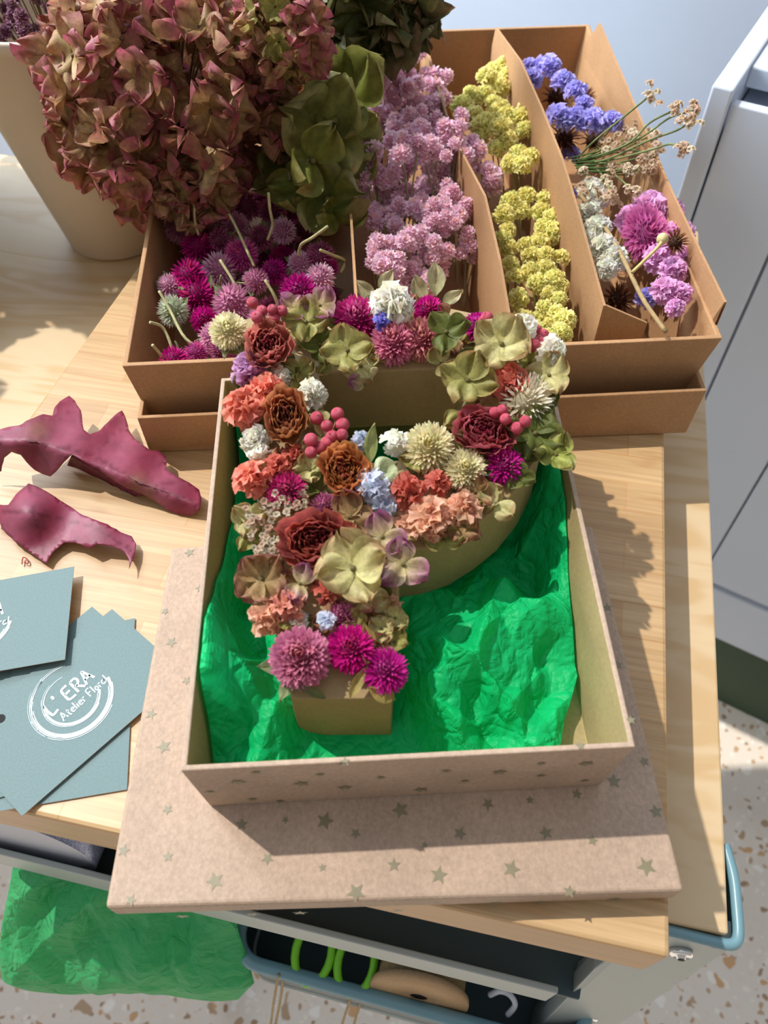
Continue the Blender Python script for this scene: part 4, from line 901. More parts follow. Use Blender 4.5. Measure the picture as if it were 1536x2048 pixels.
# ================================================================= compartment 2: pink everlasting sprigs
PK = (hexc(246, 196, 216), hexc(255, 234, 244), hexc(254, 212, 160))
def sprig(C, heads, mesh_keys, name, label, grp, cat, stem_base, rh, stem_c=hexc(150, 140, 110)):
    e_ = empty(name, C); tag(e_, label, cat, grp)
    for i, P in enumerate(heads):
        me = mesh_keys[R.randint(0, len(mesh_keys) - 1)]
        d = (Vector((0, -.35, 1)) + (P - C) * 18 + Vector((R.gauss(0, .3), R.gauss(0, .3), 0))).normalized()
        mk('flower_head', me, e_, M=Matrix.Translation(P - C) @ basis(d, roll=R.uniform(0, 6)) @ Matrix.Scale(rh * R.uniform(.82, 1.2), 4))
    mm = MB(); b_ = Vector(stem_base) - C
    for P in heads[::2]: mm.merge(tube(smooth_path([b_, b_ * .5 + (P - C) * .4, P - C], 3), .0006, 4, stem_c))
    if mm.v: mk('stem', mm.mesh('stem', STEMM), e_)
pinkm = [puff(*PK, seed=i).mesh('flower_head', PETAL) for i in range(4)]
bounds = [(105, 722, 850), (150, 728, 895), (195, 730, 905), (240, 725, 935), (290, 728, 960), (340, 728, 985), (388, 730, 930), (430, 732, 950), (478, 735, 955), (520, 742, 880), (560, 770, 860)]
rowname = ['in the shaded back row', 'in the second shaded row', 'in the third row from the back', 'in the first sunlit row', 'in the second sunlit row', 'in the row level with the divider\'s middle', 'in the row behind the front bunch', 'in the front bunch\'s upper row', 'in the front bunch\'s middle row', 'in the front bunch\'s lower row', 'nearest the letter']
for ri, (v, a, b_) in enumerate(bounds):
    n = max(2, round((b_ - a) / 52))
    for ci in range(n):
        u = a + (b_ - a) * (ci + .5) / n + R.uniform(-6, 6); z = .074 + .012 * math.sin(ri * 1.7 + ci) + (.020 if ri < 5 else 0)
        C = at(u, v + R.uniform(-6, 6), z); heads = []
        s = mpp(C)
        for k_ in range(9):
            q = Vector((R.uniform(-1, 1), R.uniform(-1, 1))); q = q if q.length < 1 else q * .6
            heads.append(C + Vector((q.x * 34 * s, q.y * 40 * s, R.uniform(-.006, .007) - .006 * q.length)))
        pos = 'leftmost' if ci == 0 else ('rightmost' if ci == n - 1 else ['second', 'third', 'fourth', 'fifth'][ci - 1] + ' from the left')
        sprig(C, heads, pinkm, 'pink_everlasting', 'pink everlasting sprig %s, %s' % (rowname[ri], pos), 'pink everlasting sprigs in the second compartment', 'flower', C + Vector((0, -.02, -.05)), 19.0 * s)
for i, (u, v, L_, a, z, lb) in enumerate(((748, 585, 54, .6, .078, 'pale dry leaf at the left divider beside the front pink sprigs'), (760, 562, 50, -.5, .080, 'tan dry leaf below the left front pink sprigs'), (845, 590, 60, .2, .078, 'grey green leaf standing behind the white frilly flower'), (872, 572, 66, .0, .088, 'curly pale green leaf below the pink sprigs'), (885, 590, 50, -.9, .076, 'small pale leaf right of the curly one'), (735, 600, 50, -1.2, .074, 'pale leaf low at the left divider'))):
    leaf1(u, v, L_, a, (hexc(150, 150, 104), hexc(206, 196, 156)), lb, w_=.55, P=at(u, v + 20, z), grp='dry leaves in the second compartment')

# ================================================================= compartment 3: yellow statice
YL = (hexc(228, 218, 110), hexc(255, 250, 172))
yelm = [clump(*YL, 12, seed=i + 3, ruf=.6, fs=.5).mesh('flower_head', PETAL) for i in range(3)]
YG = [('at the very back left', [(940, 190), (925, 215), (955, 205), (945, 232)]), ('at the very back beside the divider peak', [(1010, 138), (985, 150), (1015, 160), (1000, 178)]), ('behind the middle bunch, in shade', [(972, 160), (968, 190), (985, 210), (1000, 228)]),
      ('in the middle, leftmost', [(950, 235), (962, 258), (958, 275), (972, 245)]), ('in the middle, upper right', [(1055, 222), (1040, 245), (1068, 255), (1050, 262)]), ('in the middle, centre', [(1000, 262), (1015, 285), (992, 298), (1010, 240)]), ('in the middle, lowest', [(1035, 312), (1060, 318), (1020, 330), (1045, 335)]),
      ('at the top of the front bunch', [(1022, 405), (1055, 398), (1088, 402), (1040, 425)]), ('on the left of the front bunch', [(1010, 432), (1014, 465), (1018, 498), (1005, 480)]), ('on the right of the front bunch', [(1082, 430), (1104, 440), (1108, 468), (1088, 462)]), ('in the middle of the front bunch', [(1052, 492), (1078, 490), (1060, 515), (1090, 512)]),
      ('below the middle of the front bunch', [(1062, 548), (1090, 540), (1118, 522), (1075, 570)]), ('low on the right near the letter', [(1108, 562), (1122, 575), (1096, 592), (1118, 600)]), ('nearest the letter', [(1088, 618), (1110, 630), (1098, 655), (1130, 645)]), ('low on the left in the divider\'s shade', [(1030, 560), (1036, 600), (1045, 640), (1020, 530)]), ('at the front wall', [(1095, 678), (1122, 668), (1070, 660), (1080, 640)])]
for i, (wh, pp) in enumerate(YG):
    hs = [at(u, v, (.082 if v < 350 else .066) + R.uniform(-.004, .004)) for u, v in pp]; C = sum(hs, Vector()) / len(hs) - Vector((0, 0, .012)); s = mpp(C)
    sprig(C, hs, yelm, 'yellow_statice', 'yellow statice sprig in the third compartment, ' + wh, 'yellow statice sprigs in the third compartment', 'flower', C + Vector((.004, -.03, -.03)), 24 * s / .95, hexc(120, 124, 60))

# ================================================================= compartment 4
PU = (hexc(168, 156, 228), hexc(204, 194, 252)); WS2 = (hexc(250, 246, 230), hexc(255, 254, 244)); LP2 = (hexc(214, 140, 196), hexc(244, 196, 236))
def st4(u, v, d_, pal, label, nf, z, grp, ruf=.5, fsz=.62, dv=(0, -.3, 1)):
    P = at(u, v, z); return statice(0, 0, d_, pal, label, nf, ruf=ruf, fsz=fsz, grp=grp, P=P, d=Vector(dv).normalized())
PQ = [(1096, 142, 50, 'purple statice at the back, in the sun'), (1064, 162, 40, 'small purple statice against the divider at the back'), (1126, 168, 44, 'purple statice right of the sunlit back one'), (1150, 190, 44, 'purple statice in shade at the back right'), (1060, 138, 34, 'dim purple statice in the back corner'), (1168, 214, 34, 'small dim purple statice at the back right edge'), (1118, 240, 50, 'purple statice at the left end of the middle row'), (1150, 244, 48, 'purple statice second in the middle row'), (1185, 250, 52, 'purple statice third in the middle row'), (1222, 250, 44, 'purple statice at the right end of the middle row'), (1140, 312, 36, 'dark purple statice below the middle row'), (1136, 395, 34, 'purple statice at the divider behind the white ones'), (1250, 442, 30, 'tiny violet statice left of the pink tuft'), (1290, 600, 40, 'violet statice at the front beside the stalk')]
for u, v, d_, lb in PQ: st4(u, v, d_ * 1.3, PU, lb, 7, .094 if v < 300 else .06, 'purple statice in the right compartment', .6)
for i, (u, v, d_) in enumerate(((1180, 384, 48), (1196, 400, 40), (1178, 432, 46), (1192, 462, 50), (1172, 482, 36), (1205, 500, 52), (1228, 520, 50), (1212, 540, 40))):
    st4(u, v, d_ * 1.3, WS2, 'white statice in the right compartment, %s in the column from the back' % ['first', 'second', 'third', 'fourth', 'fifth', 'sixth', 'seventh', 'last'][i], 9, .080, 'white statice column in the right compartment', .8)
LQ = [(1262, 448, 70, 'lilac pink statice on the left of the pink tuft'), (1300, 425, 74, 'lilac pink statice at the back of the pink tuft'), (1340, 428, 56, 'lilac statice at the back right by the side flap'), (1358, 470, 60, 'pale lilac statice beside the side flap'), (1374, 512, 46, 'lilac statice right of the brown dried flower'), (1318, 518, 60, 'lilac pink statice below the pink tuft'), (1346, 545, 56, 'lilac statice between the tuft and the front sprig'), (1332, 585, 58, 'lilac statice in the front sprig, left one'), (1360, 590, 48, 'lilac statice in the front sprig, right one'), (1350, 618, 40, 'lilac statice at the tip of the front sprig')]
for u, v, d_, lb in LQ: st4(u, v, d_ * 1.15, LP2, lb, 8, .074, 'lilac statice in the right compartment', .5)
P = at(1292, 470, .078); e_ = empty('pink_tuft', P); tag(e_, 'large bright pink tufted statice in the middle of the right compartment', 'flower')
mk('flower_head', gomphrena(hexc(190, 80, 150), hexc(238, 140, 196), hexc(240, 140, 190), n=230, wide=.2, plen=.42, lower=2.0, seed=3).mesh('flower_head', PETAL), e_, M=basis((.1, -.5, 1)) @ Matrix.Diagonal((52 * mpp(P), 72 * mpp(P), 45 * mpp(P), 1)))
BR = (hexc(90, 54, 34), hexc(150, 96, 60), hexc(200, 150, 96))
for u, v, d_, z, lb in ((1350, 486, 46, .088, 'brown dried flower head on the lilac statice'), (1112, 196, 56, .070, 'brown dried calyx tuft under the back purple statice'), (1128, 276, 60, .074, 'brown dried calyx tuft under the middle purple row'), (1235, 600, 60, .050, 'brown dried tuft in shade at the front divider flap'), (1166, 196, 44, .068, 'brown tuft under the shaded purple statice'), (1185, 282, 44, .074, 'brown tuft right of the one under the middle purple row')):
    P = at(u, v, z); e_ = empty('dried_calyx', P); tag(e_, lb, 'flower', 'brown dried tufts in the right compartment')
    mk('flower_head', cm('calyx', lambda: gomphrena(*BR, n=46, wide=.2, plen=.75, lower=1.7, seed=5)), e_, M=basis((.1, -.5, 1)) @ Matrix.Scale(d_ / 2 * mpp(P), 4))
pth = [at(1158, 388, .083), at(1200, 440, .086), at(1240, 505, .088), at(1262, 550, .086), at(1290, 605, .082), at(1332, 664, .078)]
tag(mk('dried_stalk', tube(smooth_path(pth, 5), .0016, 7, hexc(160, 134, 92)).mesh('dried_stalk', STEMM)), 'long brown stalk lying across the right compartment to the front wall', 'stem')
pth = [at(1264, 545, .09), at(1290, 520, .093), at(1318, 492, .096), at(1325, 478, .097)]
mm = tube(smooth_path(pth, 4), .0013, 6, hexc(190, 170, 110)); mm.merge(ball(.0042, 6, hexc(206, 192, 136), pth[-1])); tag(mk('dried_stalk', mm.mesh('dried_stalk', STEMM)), 'short pale stalk with a bud pointing to the brown dried flower', 'stem')
# limonium sprig
base = at(1150, 325, .078); e_ = empty('limonium_sprig', base); tag(e_, 'branching beige limonium sprig reaching over the side flap towards the cabinet', 'flower')
tips = [((1180, 290), (1240, 240), (1295, 195)), ((1200, 310), (1260, 285), (1300, 245), (1345, 222)), ((1210, 310), (1290, 270), (1340, 235), (1386, 222)), ((1210, 320), (1300, 280), (1350, 262), (1372, 250)), ((1220, 320), (1300, 300), (1340, 288), (1365, 298)), ((1200, 322), (1250, 330), (1300, 340)), ((1190, 322), (1230, 350), (1270, 385)), ((1180, 325), (1210, 360), (1225, 400)), ((1200, 300), (1230, 275), (1250, 262)), ((1210, 310), (1260, 300), (1300, 310))]
mm = MB(); bl = [cm(('limb', j), lambda: clump(hexc(150, 130, 90), hexc(238, 206, 176) if j else hexc(250, 232, 200), 5, seed=60 + j, ruf=.2, fs=.5)) for j in range(3)]
for ti, tt in enumerate(tips):
    zz0 = .078; P = [base - base] + [at(u, v, .085 + .055 * (j + 1) / len(tt) * (1 if ti < 5 else .15)) - base for j, (u, v) in enumerate(tt)]
    sp2 = smooth_path(P, 5); mm.merge(tube(sp2, .0008, 5, hexc(110, 120, 70)))
    mk('blossom', bl[ti % 3], e_, M=Matrix.Translation(P[-1]) @ basis(Vector((.3, 0, 1))) @ Matrix.Scale(.0062, 4))
    for j in range(4): mk('blossom', bl[(ti + j) % 3], e_, M=Matrix.Translation(P[-1] + Vector((R.gauss(0, .005), R.gauss(0, .005), R.gauss(0, .003)))) @ basis(Vector((R.gauss(0, .5), R.gauss(0, .5), 1))) @ Matrix.Scale(.0042, 4))
for j in range(50):
    u, v = R.uniform(1195, 1325), R.uniform(255, 350); v += (u - 1260) * .15
    if j < 12: u, v = R.uniform(1160, 1235), R.uniform(335, 400)
    Q = at(u, v, R.uniform(.085, .102)) - base
    mk('blossom', bl[j % 3], e_, M=Matrix.Translation(Q) @ basis(Vector((R.gauss(0, .6), R.gauss(0, .6), 1))) @ Matrix.Scale(.0052, 4))
    if j % 3 == 0: mm.merge(tube([Q, Q * .6 + Vector((0, 0, -.004)), Vector((0, 0, 0))], .0006, 4, hexc(100, 116, 60)))
for j in range(6): mm.merge(tube([at(1140 + j * 3, 316 + j * 5, .09) - base, at(1195 + j * 6, 304 + j * 8, .095) - base], .0005, 4, hexc(70, 100, 44)))
mk('stem', mm.mesh('stem', STEMM), e_)

# ================================================================= big hydrangea heads
def hydrangea(name, C, rad, nf, pals, dpet, label, stem_pts, seed, cat='flower', shape=(1, 1, 1), leaf=None, inner=.72, half=True):
    r = random.Random(seed); e_ = empty(name, C); tag(e_, label, cat)
    lib = []
    for k_ in range(8):
        m = MB(); pal = pals[k_ % len(pals)]; n = 4
        for i in range(n): m.merge(hyd_petal(*pal, seed=seed + k_ * 5 + i, curl=1.0), Matrix.Rotation(2 * math.pi * i / n, 4, 'Z') @ Matrix.Translation((0, .05, (i % 2) * .05)) @ Matrix.Rotation(r.uniform(-.1, .8), 4, 'X'))
        m.merge(ball(.09, 4, hexc(120, 90, 60))); lib.append(m)
    meshes = [m.mesh('floret', LEAFM) for m in lib]; place = []
    for i in range(nf):
        zc = 1 - 2 * (i + .5) / nf; ph = i * GA + r.uniform(-.3, .3); q = math.sqrt(1 - zc * zc); d = Vector((q * math.cos(ph), q * math.sin(ph), zc))
        rr = 1.0 if r.random() < .62 else r.uniform(inner - .15, .95); rr *= r.uniform(.9, 1.1)
        p = Vector((d.x * rad * shape[0] * rr, d.y * rad * shape[1] * rr, d.z * rad * shape[2] * rr))
        dd = (d + Vector((r.gauss(0, .45), r.gauss(0, .45), r.gauss(0, .45)))).normalized()
        vis = (CAM - C).normalized().dot(d)
        place.append((vis, p, dd, r.uniform(0, 6), dpet * r.uniform(.8, 1.2), r.randint(0, 7)))
    place.sort(key=lambda t: -t[0]); rest = MB()
    for i, (vis, p, dd, ro, s, k_) in enumerate(place):
        M = Matrix.Translation(p) @ basis(dd, roll=ro) @ Matrix.Scale(s, 4)
        if i < 100: mk('floret', meshes[k_], e_, M=M)
        else: rest.merge(lib[k_], M)
    if rest.v: o = mk('florets', rest.mesh('florets', LEAFM), e_); o['kind'] = 'stuff'
    mm = MB(); mm.merge(tube(smooth_path([Vector(p) - C for p in stem_pts], 5), .0028, 7, hexc(120, 104, 70)))
    for vis, p, dd, ro, s, k_ in place[::3]: mm.merge(tube([Vector((0, 0, -rad * .4)), p * .5 + Vector((0, 0, -.01)), p * .98], .0008, 4, hexc(130, 110, 70)))
    mk('stem', mm.mesh('stem', STEMM), e_)
    return e_
PH = [(hexc(186, 154, 104), hexc(176, 130, 98), hexc(158, 74, 92)), (hexc(168, 138, 88), hexc(172, 108, 100), hexc(170, 82, 100)), (hexc(196, 168, 116), hexc(186, 150, 108), hexc(168, 104, 96)), (hexc(158, 128, 78), hexc(154, 108, 80), hexc(146, 70, 80))]
C = at(345, 190, .132); s = mpp(C)
hydrangea('dried_hydrangea', C, 214 * s, 180, PH, 52 * s, 'large dried hydrangea head of tan and dusty pink petals leaning over the left compartment', [C, C + Vector((.01, .03, -.06)), C + Vector((.03, .07, -.155))], 11, shape=(1.04, 1.0, .92))
C2_ = at(380, 375, .095); hydrangea('dried_hydrangea', C2_, 58 * mpp(C2_), 26, PH, 38 * mpp(C2_), 'small dark pink hydrangea cluster below the large head at the left compartment', [C2_, C2_ + Vector((0, .03, -.03)), C2_ + Vector((0, .06, -.07))], 23)
C3_ = at(560, 60, .19); hydrangea('dried_hydrangea', C3_, 70 * mpp(C3_), 34, [PH[2], PH[0], OLV, PH[1]], 42 * mpp(C3_), 'small hydrangea cluster with a green petal at the right of the large head', [C3_, C3_ + Vector((0, .04, -.05)), C3_ + Vector((0, .09, -.16))], 29)
DG = [(hexc(84, 90, 44), hexc(92, 98, 52), hexc(104, 92, 60)), (hexc(96, 100, 56), hexc(80, 88, 44), hexc(110, 84, 60)), (hexc(70, 80, 38), hexc(88, 92, 50), hexc(100, 90, 60))]
C4_ = at(745, 8, .165); hydrangea('dried_hydrangea', C4_, 76 * mpp(C4_), 46, DG, 62 * mpp(C4_), 'dark green dried hydrangea head hanging over the back wall of the flower box', [C4_, at(690, 120, .12), at(682, 170, .05)], 31, shape=(1.1, 1, .9))
# olive petals in the left compartment's right half
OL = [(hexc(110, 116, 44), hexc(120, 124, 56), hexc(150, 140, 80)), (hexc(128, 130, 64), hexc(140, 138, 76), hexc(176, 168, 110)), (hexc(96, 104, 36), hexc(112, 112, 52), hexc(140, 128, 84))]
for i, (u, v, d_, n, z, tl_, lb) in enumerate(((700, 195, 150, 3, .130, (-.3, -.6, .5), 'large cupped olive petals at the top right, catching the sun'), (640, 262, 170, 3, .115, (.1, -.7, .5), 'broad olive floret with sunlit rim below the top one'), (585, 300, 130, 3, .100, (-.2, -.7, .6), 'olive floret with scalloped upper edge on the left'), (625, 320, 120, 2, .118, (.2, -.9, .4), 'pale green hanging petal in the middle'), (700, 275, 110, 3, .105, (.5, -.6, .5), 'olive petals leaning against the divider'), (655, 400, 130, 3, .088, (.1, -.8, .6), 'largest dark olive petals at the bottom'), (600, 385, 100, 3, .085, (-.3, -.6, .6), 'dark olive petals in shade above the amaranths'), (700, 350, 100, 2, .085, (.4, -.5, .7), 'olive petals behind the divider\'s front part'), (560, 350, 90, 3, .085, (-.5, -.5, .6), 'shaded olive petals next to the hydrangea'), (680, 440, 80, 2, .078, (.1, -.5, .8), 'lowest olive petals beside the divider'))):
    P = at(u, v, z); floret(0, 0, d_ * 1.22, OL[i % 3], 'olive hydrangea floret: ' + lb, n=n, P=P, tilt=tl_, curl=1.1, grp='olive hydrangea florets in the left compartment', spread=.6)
tag(mk('dried_twig', tube(smooth_path([at(640, 250, .11), at(640, 330, .085), at(630, 400, .05), FB(.12, .16, .012)], 5), .002, 7, hexc(110, 104, 62)).mesh('dried_twig', STEMM)), 'stem carrying the olive hydrangea florets', 'stem')

# ================================================================= pot on the left
PB = Vector((-.262, .708, PZ + .0005)); pot = empty('flower_pot', PB); tag(pot, 'tall beige tapered pot standing on the plywood at the left', 'pot')
r0_, r1_, hp = .050, .089, .216
prof = [(.0001, .0), (r0_ - .003, 0), (r0_, .002), (r0_ + (r1_ - r0_) * .5, hp * .5), (r1_ - .002, hp - .012), (r1_ + .0012, hp - .010), (r1_ + .0016, hp - .002), (r1_, hp), (r1_ - .003, hp - .001), (r1_ - .005, hp - .02), (r0_, .01), (.0001, .008)]
mk('pot_body', lathe(prof, 64).mesh('pot_body', CERAM), pot)
DK = [puff(hexc(120, 70, 90), hexc(190, 140, 160), hexc(170, 120, 90), seed=i + 9).mesh('flower_head', PETAL) for i in range(2)]
for i in range(11):
    C = PB + Vector((R.uniform(-.06, .055), R.uniform(-.075, .02), hp + R.uniform(-.02, .05)))
    heads = [C + Vector((R.gauss(0, .012), R.gauss(0, .012), R.gauss(0, .01))) for _ in range(12)]
    sprig(C, heads, DK, 'pink_everlasting', 'dusty pink everlasting sprig standing in the beige pot', 'dusty pink sprigs in the beige pot', 'flower', PB + Vector((0, 0, .08)), .0055, hexc(110, 90, 50))

for cx, cy, cz, rr_, nf_, lb_ in ((-.485, .775, .17, .125, 110, 'unseen leafy dried hydrangea added left of the beige pot to shade the plywood'), (-.60, .55, .20, .10, 60, 'second unseen leafy dried hydrangea added further left to shade the plywood')):
    cc = Vector((cx, cy, cz)); hydrangea('dried_hydrangea', cc, rr_, nf_, DG, .036, lb_, [cc, cc - Vector((0, 0, .1)), Vector((cx, cy, PZ))], int(cz * 1000), inner=.5)  # unseen hydrangeas added so dappled shade falls on the left plywood
# ================================================================= oak leaves
def oak(poly, zf, label, cmain, thick=.0006, seed=0, vn=()):
    pts = [Vector((x / 3.339, 780 + y / 3.339)) for x, y in poly]; n = len(pts)
    r = random.Random(seed); xs = [p.x for p in pts]; ys = [p.y for p in pts]
    def ins(p):
        c = False
        for i in range(n):
            a, b = pts[i], pts[i - 1]
            if (a.y > p.y) != (b.y > p.y) and p.x < (b.x - a.x) * (p.y - a.y) / (b.y - a.y) + a.x: c = not c
        return c
    # jagged refinement of outline
    fine = []
    for i in range(n):
        a, b = pts[i], pts[(i + 1) % n]; k_ = max(1, int((b - a).length / 8))
        for j in range(k_): q = a.lerp(b, j / k_); fine.append(q + (Vector((r.uniform(-.8, .8), r.uniform(-.8, .8))) if j else Vector((0, 0))))
    m_ = len(fine); inner_ = []
    x = min(xs)
    while x < max(xs):
        y = min(ys)
        while y < max(ys):
            q = Vector((x + r.uniform(-1.5, 1.5), y + r.uniform(-1.5, 1.5)))
            if ins(q) and min((q - f).length for f in fine) > 3: inner_.append(q)
            y += 7
        x += 7
    V, _, Fc, _, _, _ = delaunay_2d_cdt(fine + inner_, [(i, (i + 1) % m_) for i in range(m_)], [], 1, 1e-4)
    vs = []; cs = []; cr = crumple(seed + 3, .045, .4, 2, .5)
    for p in V:
        z = max(.0015, zf(p.x, p.y) + .0004 * cr(p.x, p.y)); vs.append(at(p.x, p.y, z)); cs.append(cmain(p.x, p.y))
    m = MB(); m.add(vs, [tuple(f) for f in Fc], cs); o = mk('oak_leaf', m.mesh('oak_leaf', OAK)); tag(o, label, 'leaf', 'burgundy oak leaves on the bamboo board')
    s_ = o.modifiers.new('solid', 'SOLIDIFY'); s_.thickness = thick
    mv = MB()
    for (a, b), rr in vn:
        P = []
        for i in range(13):
            x = a[0] + (b[0] - a[0]) * i / 12; y = a[1] + (b[1] - a[1]) * i / 12
            if ins(Vector((x, y))): P.append(at(x, y, max(.0015, zf(x, y) + .0004 * cr(x, y)) + .0001))
        if len(P) > 2: mv.merge(tube(P, rr, 5, hexc(92, 22, 40)))
    if mv.v: mk('veins', mv.mesh('veins', OAK), o)
    return o
OC1, OC2, OC_SHADE = hexc(122, 36, 58), hexc(148, 74, 94), hexc(104, 20, 46)
def segd(px, py, a, b):
    ax, ay = a; bx, by = b; t = max(0, min(1, ((px - ax) * (bx - ax) + (py - ay) * (by - ay)) / ((bx - ax) ** 2 + (by - ay) ** 2))); return math.hypot(px - ax - t * (bx - ax), py - ay - t * (by - ay))
sp1 = [((0, 878), (75, 885)), ((75, 885), (185, 912)), ((185, 912), (275, 965)), ((275, 965), (398, 1008))]
v1 = [((75, 885), (140, 820)), ((185, 912), (240, 860)), ((275, 965), (325, 925)), ((100, 890), (95, 860)), ((300, 975), (370, 960))]
def vein(segs, subs):
    def f(x, y):
        d = min(segd(x, y, *s) for s in segs); d2 = min(segd(x, y, *s) for s in subs); c = lerp(OC1, OC2, .5 + .5 * math.sin(x * .05 + y * .03))
        if d < 2.5: c = lerp(c, hexc(90, 14, 30), .6)
        elif d2 < 2: c = lerp(c, hexc(100, 20, 36), .45)
        for bx, by, br in ((75, 862, 22), (275, 965, 20), (300, 985, 14)): c = lerp(c, hexc(128, 92, 66), .55 * math.exp(-((x - bx) ** 2 + (y - by) ** 2) / br ** 2))
        return c
    return f
def z1(x, y):
    # ridge follows the mid rib; blade falls away to the lower side
    ridge = .034 - .024 * max(0, (x - 60) / 340); d = min(segd(x, y, *s) for s in sp1)
    my = 885 + max(0, x - 75) * .40
    side = y - my
    return ridge - (.00040 * side if side > 0 else .00006 * -side) * (1 if side > 0 else 1) 
oak([(-60, 280), (0, 268), (60, 250), (130, 240), (200, 200), (290, 165), (350, 175), (365, 120), (400, 80), (462, 42), (500, 75), (540, 140), (550, 210), (560, 270), (600, 300), (660, 280), (720, 220), (770, 170), (815, 140), (840, 190), (860, 270), (900, 330), (950, 370), (1000, 405), (1060, 410), (1110, 450), (1110, 530), (1180, 580), (1260, 620), (1330, 670), (1345, 730), (1335, 800), (1280, 840), (1200, 830), (1120, 800), (1040, 740), (950, 690), (850, 655), (760, 600), (700, 560), (640, 520), (560, 480), (480, 430), (430, 480), (380, 540), (340, 575), (290, 560), (230, 530), (180, 480), (140, 430), (80, 410), (30, 450), (10, 540), (-60, 560)], z1, 'upper burgundy oak leaf arching beside the flower box', vein(sp1, v1), seed=1, vn=[(q_, .0005) for q_ in sp1] + [(q_, .0003) for q_ in v1])
sp2_ = [((-20, 1020), (65, 1025)), ((65, 1025), (190, 1055)), ((190, 1055), (262, 1100)), ((65, 1025), (60, 975)), ((65, 1025), (90, 1110))]
def z2(x, y): return .004 + .018 * math.exp(-((x - 55) / 60) ** 2 - ((y - 1020) / 50) ** 2) + .007 * math.exp(-((x - 200) / 60) ** 2)
oak([(-60, 770), (60, 770), (110, 700), (190, 628), (250, 650), (340, 700), (450, 770), (560, 840), (640, 870), (720, 900), (800, 950), (880, 980), (910, 1030), (900, 1100), (875, 1160), (862, 1200), (860, 1130), (830, 1080), (760, 1050), (650, 1030), (600, 1060), (560, 1040), (500, 1020), (430, 1020), (370, 1070), (330, 1120), (315, 1160), (250, 1120), (180, 1070), (100, 1010), (30, 940), (0, 880), (-60, 860)], z2, 'lower burgundy oak leaf with a curled tip above the tags', vein(sp2_, [((200, 1060), (240, 1050))]), seed=2, vn=[(q_, .00045) for q_ in sp2_])

fl = [(480, 432), (560, 480), (640, 520), (700, 560), (760, 600), (850, 655), (950, 690), (955, 700), (905, 712), (860, 690), (760, 640), (690, 600), (600, 560), (520, 520), (450, 500)]
def z1b(x, y): return z1(x, y) - .0008 - .016 * max(0, min(1, ((y - 780) * 3.339 - (430 + (x * 3.339 - 480) * .55)) / 60))
fo = oak(fl, z1b, '', lambda x, y: OC_SHADE, seed=4); fo.name = 'curled_lobe'  # darker red puts the shadow side of the curled lobe into its colour
for k_ in ('label', 'category', 'group'): del fo[k_]
fo.parent = bpy.data.objects['oak_leaf']
# ================================================================= printed tags
GL = {'L': [[(.05, 1), (.0, .5), (.05, .05), (.2, .0), (.5, .08)]], "'": [[(.1, 1.1), (.18, 1.0), (.12, .85)]], 'E': [[(.55, 1), (.12, .95), (.05, .5), (.08, .05), (.55, .0)], [(.08, .52), (.48, .55)]],
      'R': [[(.08, 0), (.1, .95)], [(.1, .95), (.45, 1), (.55, .75), (.4, .52), (.12, .48)], [(.25, .48), (.6, .0)]], 'A': [[(.0, .0), (.2, .55), (.35, 1), (.5, .5), (.65, .02)], [(.12, .35), (.58, .38)]],
      't': [[(.2, .85), (.18, .1), (.35, .03)], [(.05, .6), (.38, .62)]], 'e': [[(.08, .32), (.42, .36), (.36, .56), (.15, .5), (.07, .25), (.2, .03), (.42, .1)]], 'l': [[(.12, 1), (.1, .02)]], 'i': [[(.12, .55), (.1, .02)], [(.13, .78), (.14, .82)]],
      'r': [[(.1, .58), (.1, .02)], [(.1, .4), (.22, .57), (.36, .55)]], 'F': [[(.1, .0), (.12, .95), (.55, 1)], [(.1, .5), (.45, .53)]], 'o': [[(.25, .56), (.08, .3), (.22, .03), (.42, .25), (.28, .56)]], 'a': [[(.42, .5), (.2, .56), (.07, .25), (.22, .03), (.4, .2), (.42, .55), (.46, .03)]], ' ': []}
ADV = {'L': .6, "'": .35, 'E': .7, 'R': .72, 'A': .75, 't': .45, 'e': .52, 'l': .25, 'i': .26, 'r': .42, 'F': .62, 'o': .52, 'a': .56, ' ': .35}
def ribbon(m, pts, w0, w1=None, z=0):
    P = [Vector((p[0], p[1])) for p in pts]; n = len(P); vs = []
    for i in range(n):
        d = (P[min(i + 1, n - 1)] - P[max(i - 1, 0)]); d = d.normalized() if d.length > 1e-9 else Vector((1, 0)); nn_ = Vector((-d.y, d.x)); t = i / (n - 1); w_ = (w0 if w1 is None else w0 + (w1 - w0) * t) / 2
        vs += [(P[i] + nn_ * w_).to_3d() + Vector((0, 0, z)), (P[i] - nn_ * w_).to_3d() + Vector((0, 0, z))]
    m.add(vs, [(2 * i, 2 * i + 1, 2 * i + 3, 2 * i + 2) for i in range(n - 1)])
def sm2(pts, k_=4): return [(p.x, p.y) for p in smooth_path([Vector((a, b, 0)) for a, b in pts], k_)]
def text(m, s_, x, y, h, wd):
    for ch in s_:
        for stv in GL[ch]: ribbon(m, sm2([(x + a * h, y + b * h) for a, b in stv]), wd)
        x += ADV[ch] * h
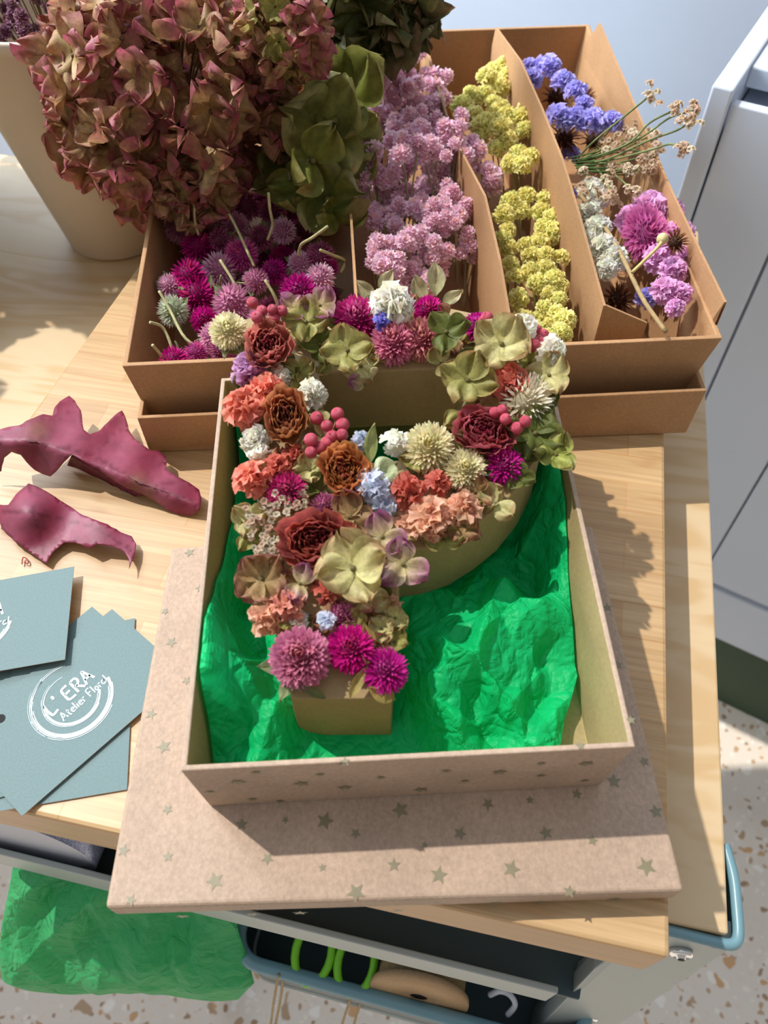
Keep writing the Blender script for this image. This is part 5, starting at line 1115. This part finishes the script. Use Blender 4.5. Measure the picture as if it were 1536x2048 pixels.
def logo():
    m = MB(); r = random.Random(4)
    def arc(rad, a0, a1, w0, w1, cx=0, cy=0): ribbon(m, [(cx + rad * math.cos(math.radians(a0 + (a1 - a0) * i / 60)), cy + rad * math.sin(math.radians(a0 + (a1 - a0) * i / 60))) for i in range(61)], w0, w1)
    # strokes run counter-clockwise from the top round the left to the lower right
    arc(1.0, 62, 345, .015, .075); arc(1.045, 66, 335, .008, .03); arc(.955, 150, 330, .02, .05); arc(1.09, 120, 300, .006, .02)
    arc(.70, 72, 330, .012, .07); arc(.665, 160, 322, .012, .035); arc(.745, 100, 300, .008, .018)
    for i in range(26): a = r.uniform(95, 230); rr = r.choice([1.0, 1.07, .72]) + r.uniform(-.04, .05); arc(rr, a, a + r.uniform(3, 12), .012, .004)
    text(m, "L' ERA", -.60, .0, .40, .062); text(m, 'Atelier Floral', -.50, -.34, .235, .03)
    return m
def tagcard(corners, z, label, hole=None, logo_c=None, logo_dir=None, logo_r=0, ang=0):
    q = [at(u, v, z) if not isinstance(u, Vector) else u for u, v in corners]; c = sum(q, Vector()) / 4
    m = box_prism([p - c - Vector((0, 0, .0005)) for p in q], [p - c for p in q]); m.m = [1 if i != 1 else 0 for i in range(len(m.f))]
    if (q[1] - q[0]).cross(q[2] - q[0]).z < 0: pass
    o = mk('gift_tag', m.mesh('gift_tag', [CARD, CARDE], False), None, c); bmf = bmesh.new(); bmf.from_mesh(o.data); bmesh.ops.recalc_face_normals(bmf, faces=bmf.faces); bmf.to_mesh(o.data); bmf.free()
    tag(o, label, 'tag', 'printed gift tags on the bamboo board')
    if logo_c:
        P = at(*logo_c, z + .0002); d = (at(*logo_dir, z) - P); a = math.atan2(d.y, d.x)
        lg = mk('printed_logo', logo().mesh('printed_logo', INK, False), o, M=Matrix.Translation(P - c) @ Matrix.Rotation(a, 4, 'Z') @ Matrix.Scale(logo_r, 4))
    if hole:
        P = at(*hole, z + .0002); mk('punched_hole', lathe([(.0001, 0), (.0026, 0)], 20).mesh('punched_hole', BLACK), o, P - c)
    return o
Zc = .0030
P1, P3, P2 = at(224, 1218, Zc), at(44, 1632, Zc), at(372, 1347, Zc); P4 = P1 + P3 - P2
def px_of(P): return None
q = [P1, P2, P3, P4]
tagcard([(270, 1236), (254, 1579), (0, 1622), (-10, 1300)], .0012, 'grey green tag lowest in the stack, its right edge upright beside the lid')
tagcard([(184, 1213), (250, 1270), (60, 1470), (-30, 1390)], .0018, 'grey green tag under the topmost one, its corner showing at the back')
tagcard([(24, 1340), (250, 1300), (130, 1560), (-20, 1600)], .0022, 'grey green tag in the stack showing at the left below the separate tag')
def tagq(q, *a, **k_): return tagcard([(p, 0) for p in q], *a, **k_)
tagq(q, Zc, 'topmost grey green tag of the stack with the white round logo and writing', hole=(1, 1437), logo_c=(143, 1397), logo_dir=(223, 1325), logo_r=.0222)
tagcard([(-190, 1195), (148, 1133), (130, 1319), (-210, 1378)], .0075, 'separate grey green tag at the left edge, raised, its logo cut by the frame', logo_c=(-52, 1240), logo_dir=(40, 1222), logo_r=.0222)
tag(mk('dried_fibre', tube(smooth_path([at(u, v, .002) for u, v in ((44, 1128), (46, 1115), (54, 1118), (56, 1127), (48, 1124))], 4), .0004, 5, hexc(170, 70, 50)).mesh('dried_fibre', STEMM)), 'tiny reddish curled fibre on the board above the tags', 'stem')
